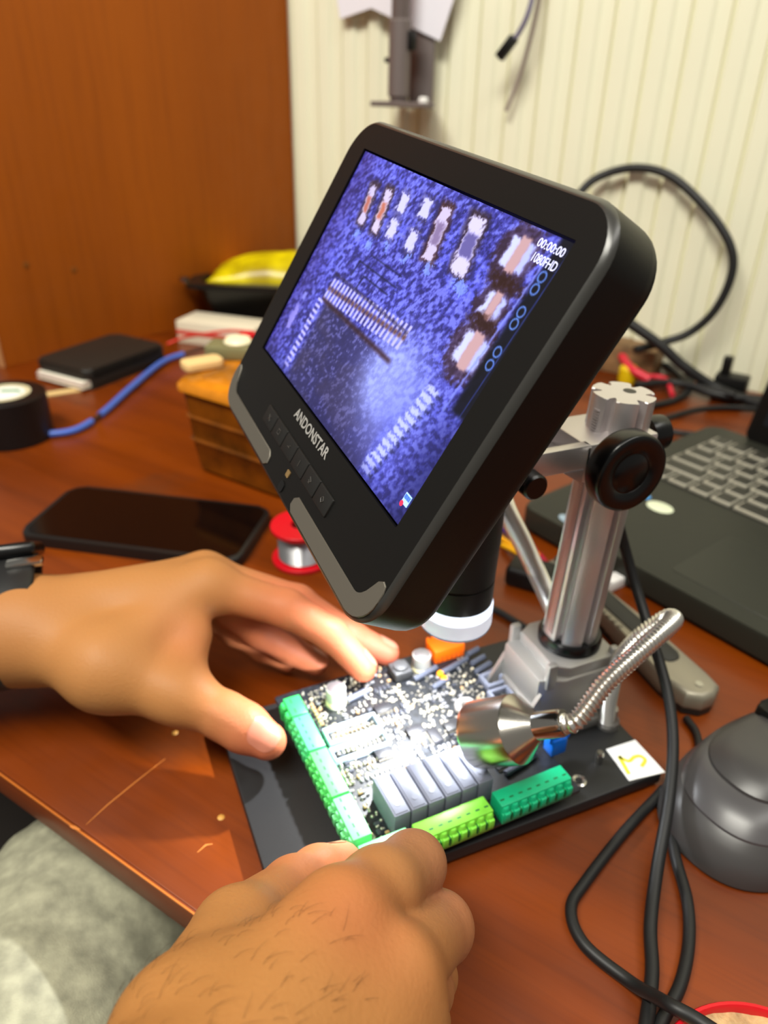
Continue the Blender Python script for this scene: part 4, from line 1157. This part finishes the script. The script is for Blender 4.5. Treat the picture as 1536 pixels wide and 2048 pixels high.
# utility knife
ka, kb = A(1108, 1150, .0), A(1408, 1432, .0); kd = kb - ka; kl = np.linalg.norm(kd)
KN = rot_frame(ka, kd)
kn_ = thing('utility_knife', KN, 'grey utility knife with dark grip lying beside the laptop', 'knife')
ol = [(0, -.008), (kl * .55, -.010), (kl * .85, -.0135), (kl * .96, -.0120), (kl, -.004), (kl, .004), (kl * .97, .012), (kl * .9, .0135), (kl * .5, .011), (0, .009)]
link('handle', prism(ol, .003, .016, .004, 3), mat('grey_cast', (150, 144, 128), .42, metal=.4, bump=.2), kn_, KN)
link('handle_side', prism([(x * .99 + .001, y * .97) for x, y in ol], 0, .0085, .001, 1), mat('dark_grip_side', (30, 30, 28), .5), kn_, KN)
link('grip', prism(rrect(.0, kl * .80, -.0050, .0075, .005, 5), .0150, .0172, .001, 2), mat('dark_rubber', (48, 48, 44), .6), kn_, KN)
link('rivet', lathe([(.0022, .0155), (.0022, .0168), (0, .0168)], 14, cap=False), M_STEEL, kn_, KN @ T(kl * .94, .0, 0))
rb_ = bmesh.new()
for i in range(12): bm_box(rb_, .02 + i * .0055, .0228 + i * .0055, -.0100, -.0066, .0145, .0170, .0008)
link('thumb_ridges', finish(rb_), mat('grey_cast2', (140, 134, 118), .45, metal=.4), kn_, KN)

# mouse
MO = T(.270, .155, 0) @ RZ(R(8))
ms = thing('computer_mouse', MO, 'dark grey computer mouse with stepped palm rest at the right', 'mouse')
def mouse_shell(prof, n=64, pw=2.4, r0=.051, r1=.060, ry=.0375):
    rings_ = []
    for k, zz, sx, sy_ in prof:
        rg = []
        for i in range(n):
            a = 2 * math.pi * i / n; cx, sy = math.cos(a), math.sin(a)
            rx = r1 if cx > 0 else r0
            rg.append((math.copysign(abs(cx) ** (2 / pw), cx) * rx * k + sx, math.copysign(abs(sy) ** (2 / pw), sy) * ry * k + sy_, zz))
        rings_.append(rg)
    return loft(rings_, True, True, angle=28)
M_MOUSE = mat('mouse_shell', (62, 60, 60), .34, spec=.55); M_MOUSE2 = mat('mouse_mid', (74, 72, 74), .30, spec=.55)
link('base_shell', mouse_shell([(.96, 0, 0, 0), (.99, .0015, 0, 0), (.985, .006, 0, 0), (.955, .012, .001, 0), (.90, .017, .002, .001), (.83, .0205, .003, .001)]), M_MOUSE, ms, MO)
link('middle_shell', mouse_shell([(.845, .0195, .003, .001), (.84, .0212, .003, .001), (.80, .0250, .005, .002), (.74, .0283, .007, .003), (.64, .0308, .009, .004)]), M_MOUSE2, ms, MO)
link('top_shell', mouse_shell([(.66, .0300, .009, .004), (.65, .0320, .009, .004), (.58, .0355, .010, .004), (.44, .0385, .010, .004), (.22, .0402, .009, .004), (.03, .0405, .008, .004)]), M_MOUSE, ms, MO)
for sy in (-1, 1):
    bq = bmesh.new(); bm_prism(bq, rrect(.014, .050, .0015 if sy > 0 else -.022, .022 if sy > 0 else -.0015, .006, 5), .030, .0375, .002, 3)
    link('button', finish(bq), M_BLACK, ms, MO @ T(0, .004, 0) @ RY(R(12)) @ T(-.004, 0, .0075))
link('scroll_wheel', lathe([(.0, -.0035), (.010, -.0035), (.011, 0), (.010, .0035), (0, .0035)], 28, cap=False), M_RUBBER, ms, MO @ T(.038, .004, .030) @ RX(R(90)))

# laptop
l0 = A(1040, 1032, .0); LA = R(-75)
LP = T(l0[0] - .012, l0[1] - .016, 0) @ RZ(LA)
lp = thing('laptop', LP, 'open black laptop with pale edged keys at the right', 'laptop')
M_LAP = mat('laptop_grey', (40, 41, 35), .45, bump=.05, spec=.3); M_KEY = mat('key_black', (44, 43, 38), .45); M_KEYE = mat('key_edge', (150, 146, 132), .5)
lb = link('base', prism(rrect(0, .375, 0, .275, .010, 5), .004, .022, .0025, 3), M_LAP, lp, LP)
link('bottom_shell', prism(rrect(.004, .371, .004, .271, .010, 5), .0, .005, .001, 2), M_BLACK, lp, LP)
kwell = link('keyboard_bed', box(.020, .355, .128, .254, .0215, .0225, .0003), mat('key_bed', (30, 30, 27), .5), lp, LP)
def key_mesh(w_, h_=.0165):
    bm = bmesh.new(); bm_box(bm, 0, w_, 0, h_, .0222, .0246, .0006, 2); me = finish(bm); me.materials.append(M_KEYE)
    return me
def cap_mesh(w_, h_=.0165):
    bm = bmesh.new(); bm_prism(bm, rrect(.0016, w_ - .0012, .0026, h_ - .0008, .0015, 3), .0243, .0250, .0003, 1); me = finish(bm); me.materials.append(M_KEY); return me
KM = {}
def key(x, y, w_):
    k = round(w_, 4)
    if k not in KM: KM[k] = (key_mesh(w_), cap_mesh(w_))
    Mk = LP @ T(x, y, 0)
    o = link('key', KM[k][0], None, lp, Mk); link('key_top', KM[k][1], None, o, Mk)
pt = .0198
for row, (y, first) in enumerate(((.1300, .0230), (.1500, .0430), (.1700, .0340), (.1900, .0285), (.2100, .0180), (.2300, .0180))):
    x = .0225
    key(x, y, first - .003); x += first
    if row == 0:
        for _ in range(3): key(x, y, .0168); x += pt
        key(x, y, .098); x += .1015
        while x < .34: key(x, y, .0168); x += pt
    else:
        while x < .338: key(x, y, .0168); x += pt
link('touchpad', prism(rrect(.125, .235, .016, .092, .004, 4), .0219, .0224, .0002, 1), mat('touchpad', (44, 45, 39), .4, spec=.3), lp, LP)
for (px, py, rx, ry, c_, nm_) in ((1320, 1014, .011, .0085, (206, 214, 186), 'pale round sticker'), (1288, 992, .006, .005, (60, 130, 190), 'small blue sticker'), (1140, 1040, .010, .006, (140, 160, 176), 'bluish sticker')):
    pp = LP.inverted() @ Vector(A(px, py, .0222))
    link('sticker', lathe([(0, .0224), (.95, .0224), (1.0, .0222)], 28, cap=False), mat('sticker_print', c_, .4, vary=.1, vscale=200), lp, LP @ T(pp.x, pp.y, 0) @ Matrix.Diagonal((rx, ry, 1, 1)), label=nm_)
hin = LP.inverted() @ Vector(A(1488, 893, .025))
LID = LP @ T(0, .272, .020) @ RX(R(-18))
lid = link('screen_lid', prism(rrect(.036, .375, .0, .245, .008, 5), -.004, .004, .001, 2), M_BLACK, lp, LID @ RX(R(90)))
link('lid_panel', box(.048, .363, .018, .235, .0038, .0044), mat('dark_lid_panel', (12, 13, 18), .25), lid, LID @ RX(R(90)))

# small loose pieces and jumper wires behind the pillar
jw = [((236, 176, 10), [(985, 1020), (1010, 1052), (1040, 1080), (1075, 1110)]), ((200, 20, 44), [(1010, 1020), (1050, 1070), (1085, 1120), (1130, 1148)]), ((228, 160, 10), [(1000, 1075), (1030, 1095), (1058, 1112)]),
      ((70, 50, 130), [(995, 1050), (1050, 1090), (1090, 1130), (1135, 1150)]), ((230, 170, 16), [(1005, 1090), (1035, 1105), (1060, 1120)]), ((170, 20, 50), [(1080, 1110), (1110, 1146), (1150, 1156), (1215, 1158)])]
names_ = ['yellow jumper wire at the left of the bunch behind the pillar', 'red jumper wire crossing the bunch behind the gooseneck', 'yellow jumper wire with bare end beside the lens barrel', 'violet jumper wire running under the gooseneck', 'lower yellow jumper wire nearest the lens barrel', 'dark red jumper wire leading behind the pillar to white plug']
for (c_, pts), nm_ in zip(jw, names_):
    cable('jumper_wire', [A(a, b, .004 + .004 * (i % 2)) for i, (a, b) in enumerate(pts)], .0020, mat('wire_insulation', c_, .4), nm_, 'jumper wires behind the pillar', 'wire', 8, 8)
p = A(1228, 1172, .0); tag(link('plug', box(-.009, .009, -.005, .005, 0, .009, .0015), M_WHITE, None, T(p) @ RZ(R(10))), 'small white plug in front of the laptop edge', 'plug')
p = A(1064, 1168, 0); ad = bmesh.new(); bm_box(ad, -.018, .018, -.012, .012, 0, .016, .004, 3)
tag(link('adapter', finish(ad), M_BLACK, None, T(p) @ RZ(R(-50))), 'small black adapter lying behind the ribbed gooseneck', 'adapter')
cable('cable', [A(960, 1205, .003), A(1000, 1225, .003), A(1050, 1255, .003), A(1090, 1275, .003), A(1150, 1300, .003)], .0022, M_RUBBER, 'thin black cable on the desk behind the base plate', seg=8)

# foreground cables
cable('cable', [A(1222, 985, .135), A(1243, 1070, .105), A(1268, 1160, .082), A(1302, 1270, .062), A(1334, 1380, .046), A(1346, 1480, .034), A(1338, 1600, .022), A(1314, 1740, .010), A(1301, 1850, .0055), A(1304, 1950, .0045), A(1288, 2080, .0045), A(1270, 2200, .004)], .0028, M_RUBBER, 'black cable hanging from the microscope past the mouse, tallest of three', 'microscope cables', seg=12)
cable('cable', [A(1328, 1578, .0045), A(1312, 1596, .003), A(1250, 1662, .003), A(1172, 1762, .003), A(1142, 1818, .003), A(1168, 1888, .003), A(1258, 1962, .004), A(1308, 1992, .0125), A(1345, 2013, .0198), A(1400, 2043, .0200), A(1500, 2110, .0195)], .0026, M_RUBBER, 'black cable looping left on the desk below the base plate', 'microscope cables', seg=12)
cable('cable', [A(1336, 1580, .0045), A(1338, 1625, .003), A(1350, 1710, .003), A(1374, 1800, .003), A(1378, 1880, .003), A(1362, 1965, .003), A(1325, 2040, .003), A(1280, 2130, .003)], .0026, M_RUBBER, 'black cable bowing right on the desk beside the mouse', 'microscope cables', seg=12)
cable('cable', [A(1372, 1436, .003), A(1392, 1465, .003), A(1398, 1500, .003), A(1388, 1535, .003), A(1370, 1570, .003)], .0022, M_RUBBER, 'short black cable curving from knife end to mouse', seg=8)

# tin of rosin at the lower right corner
tr_ = .0400
tn = A(1466, 1999, .016) - tr_ * np.array([.399, .917, 0]); tn[2] = 0; TN = T(tn)
tin = thing('rosin_tin', TN, 'red rimmed round tin filled with amber rosin at the bottom right', 'tin')
link('tin_wall', lathe([(0, 0), (tr_ - .001, 0), (tr_, .001), (tr_, .0150), (tr_ - .0006, .0160), (tr_ - .0018, .0162), (tr_ - .0026, .0150), (tr_ - .0026, .010)], 72, cap=False), M_RED, tin, TN)
V = [(0, 0, .0130)]; F = []; nn_ = 64; kk_ = 26
for j in range(1, kk_ + 1):
    for i in range(nn_):
        a = 2 * math.pi * i / nn_; r_ = (tr_ - .0026) * j / kk_; x_, y_ = r_ * math.cos(a), r_ * math.sin(a)
        V.append((x_, y_, .0126))
V = np.array(V); V[:, 2] = .0126 + .003 * (fbm(V[:, 0] * 160 + 40, V[:, 1] * 160 + 40, 77) - .45)
for j in range(kk_):
    for i in range(nn_):
        i2_ = (i + 1) % nn_
        if j == 0: F.append((0, 1 + i, 1 + i2_))
        else: F.append((1 + (j - 1) * nn_ + i, 1 + j * nn_ + i, 1 + j * nn_ + i2_, 1 + (j - 1) * nn_ + i2_))
link('rosin', raw_mesh(V, F), mat('amber_rosin', (178, 146, 104), .22, vary=.22, vscale=140, bump=.8, bscale=700), tin, TN)

# ================================================================== AGAINST THE WALL
cable('cable', [PW(1110, 470, .90), PW(1165, 380, .925), PW(1215, 347, .937), PW(1280, 336, .940), PW(1345, 355, .937), PW(1415, 420, .932), PW(1460, 490, .928), PW(1463, 550, .925), PW(1430, 620, .92), PW(1380, 665, .915), PW(1325, 685, .905), PW(1270, 700, .88)], .0048, M_RUBBER, 'black cable standing in a wide loop against the cream wall', seg=10)
cable('cable', [PW(1180, 590, .88), PW(1250, 640, .88), PW(1320, 690, .885), PW(1370, 735, .89), A(1445, 782, .010), A(1560, 822, .008)], .0060, M_RUBBER, 'thick black cable running down the wall foot to the laptop', 'cables at the wall foot')
cable('cable', [A(1180, 690, .02), A(1260, 700, .012), A(1330, 730, .01), A(1380, 770, .01), A(1440, 790, .01), A(1530, 800, .01)], .0048, M_RUBBER, 'black cable low behind the pillar top, furthest back of the bundle', 'cables at the wall foot')
cable('cable', [A(1270, 770, .01), A(1340, 765, .01), A(1400, 775, .012), A(1470, 790, .014)], .0042, M_RUBBER, 'short black cable just right of the pillar top', 'cables at the wall foot')
cable('cable', [A(1300, 812, .004), A(1350, 800, .004), A(1380, 775, .006), A(1370, 735, .01), A(1320, 705, .012), A(1250, 690, .02)], .0040, M_RUBBER, 'black cable curling upward right of the pillar top', 'cables at the wall foot')
cable('cable', [A(1320, 840, .004), A(1390, 820, .004), A(1450, 815, .004), A(1520, 818, .004)], .0030, M_RUBBER, 'thin black cable crossing the desk just behind the laptop', 'cables at the wall foot')
cable('cable', [A(1320, 858, .004), A(1365, 866, .004), A(1420, 870, .004)], .0028, M_RUBBER, 'thin dark cable end touching the laptop back corner', 'cables at the wall foot', seg=8)
rw = mat('red_wire_thick', (206, 36, 56), .4)
cable('wire', [A(1205, 680, .03), A(1235, 700, .025), A(1260, 735, .02), A(1300, 760, .012)], .0052, rw, 'thick red wire left of the black cable bundle', cat='wire')
cable('wire', [A(1290, 752, .008), A(1330, 758, .008), A(1345, 790, .006)], .0030, rw, 'thin red wire among black cables behind the pillar', cat='wire')
p = A(1253, 765, .0); tag(link('knob', lathe([(.010, 0), (.011, .003), (.011, .018), (.008, .021), (0, .022)], 24, cap=False), mat('yellow_plastic', (222, 186, 10), .4), None, T(p)), 'small yellow plastic cap behind the pillar top', 'cap')
p = A(1215, 735, 0); bxm = rot_frame(p, (.56, -.82)); tag(link('parts_box', box(-.05, .06, -.02, .03, 0, .035, .003), mat('brown_card', (122, 92, 60), .6, vary=.2), None, bxm), 'brown parts box hidden between monitor and red wire', 'box')
p = A(1460, 790, .0); pl_ = bmesh.new(); bm_box(pl_, -.020, .016, -.012, .012, 0, .024, .002); bm_box(pl_, -.016, -.006, -.006, .006, .022, .044, .001)
tag(link('power_plug', finish(pl_), M_BLACK, None, rot_frame(p, (.56, -.82))), 'black power plug standing at the wall foot near the laptop', 'plug')

# wall bracket: grey pole with clamp sleeve and foot plate
pw0 = PW(797, 205, .905); PB = T(pw0) @ RZ(WA)
wbk = thing('wall_bracket', PB, 'grey metal pole bracket hanging on the cream wall', 'bracket')
M_GREY = mat('grey_painted_steel', (118, 108, 106), .42, metal=.3)
link('pole', lathe([(.0105, .0), (.0110, .001), (.0110, .55), (0, .55)], 28, cap=True), M_GREY, wbk, PB)
link('sleeve', lathe([(.0112, .006), (.0135, .007), (.0135, .085), (.0112, .087)], 28, cap=False), M_GREY, wbk, PB)
link('foot_plate', prism([(-.034, -.012), (.046, -.016), (.052, -.004), (.030, .038), (-.026, .038)], -.005, .001, .001, 1), M_GREY, wbk, PB)
link('back_plate', box(-.012, .022, .012, .016, .0, .10, .001), M_GREY, wbk, PB @ T(.008, .018, 0))
link('foot_bolt', lathe([(.006, 0), (.006, .004), (.004, .006), (0, .006)], 16, cap=False), M_WHITE, wbk, PB @ T(.040, -.008, .001))
link('side_screw', lathe([(.003, 0), (.003, .008), (0, .008)], 12, cap=False), M_BLACK, wbk, PB @ T(-.012, 0, .045) @ RY(R(-90)))
link('latch', box(.010, .020, -.004, .006, .055, .075, .001), M_BLACK, wbk, PB)
# papers pinned behind the pole
def paper(pts, n, label):
    P = [PW(a, b, n) for a, b in pts]; c_ = sum(P) / len(P); bm = bmesh.new()
    a_ = [bm.verts.new(q - c_) for q in P]; b_ = [bm.verts.new(q - c_ + NN * .0012) for q in P]
    bm.faces.new(a_); bm.faces.new(b_[::-1])
    for i in range(len(P)): bm.faces.new((a_[i], b_[i], b_[(i + 1) % len(P)], a_[(i + 1) % len(P)]))
    tag(link('paper_sheet', finish(bm, smooth=False), mat('white_sheet', (226, 224, 234), .7), None, T(c_)), label, 'paper', 'papers on the wall')
paper([(655, -120), (680, 38), (740, 17), (800, -5), (790, -150)], .936, 'white paper sheet on the wall left of the pole')
paper([(740, 15), (880, 82), (912, -15), (935, -140), (770, -170)], .930, 'white paper sheet with slanted corner behind the pole')
# hanging lead with black plug
M_LEAD2 = mat('grey_lead', (104, 98, 122), .4)
hl_ = thing('hanging_lead', T(PW(1008, 103, .915)), 'grey lead with black plug hanging before the cream wall', 'cable')
link('lead', tube(spline([PW(1085, -120, .93), PW(1068, -20, .925), PW(1055, 30, .92), PW(1038, 65, .918), PW(1018, 92, .915)], 10), .0030, 8), M_LEAD2, hl_, I4)
dv = PW(1018, 90, .915) - PW(1000, 114, .915)
link('plug', box(-.005, .005, -.005, .005, 0, .026, .0012), M_BLACK, hl_, T(PW(998, 116, .915)) @ Vector(dv).to_track_quat('Z', 'Y').to_matrix().to_4x4())
cable('hanging_lead', [PW(1105, -140, .935), PW(1085, -40, .937), PW(1065, 60, .938), PW(1040, 150, .938), PW(1012, 222, .938)], .0024, mat('pale_lead', (150, 136, 128), .5), 'thin pale lead hanging straight down the wall', cat='cable', seg=8)
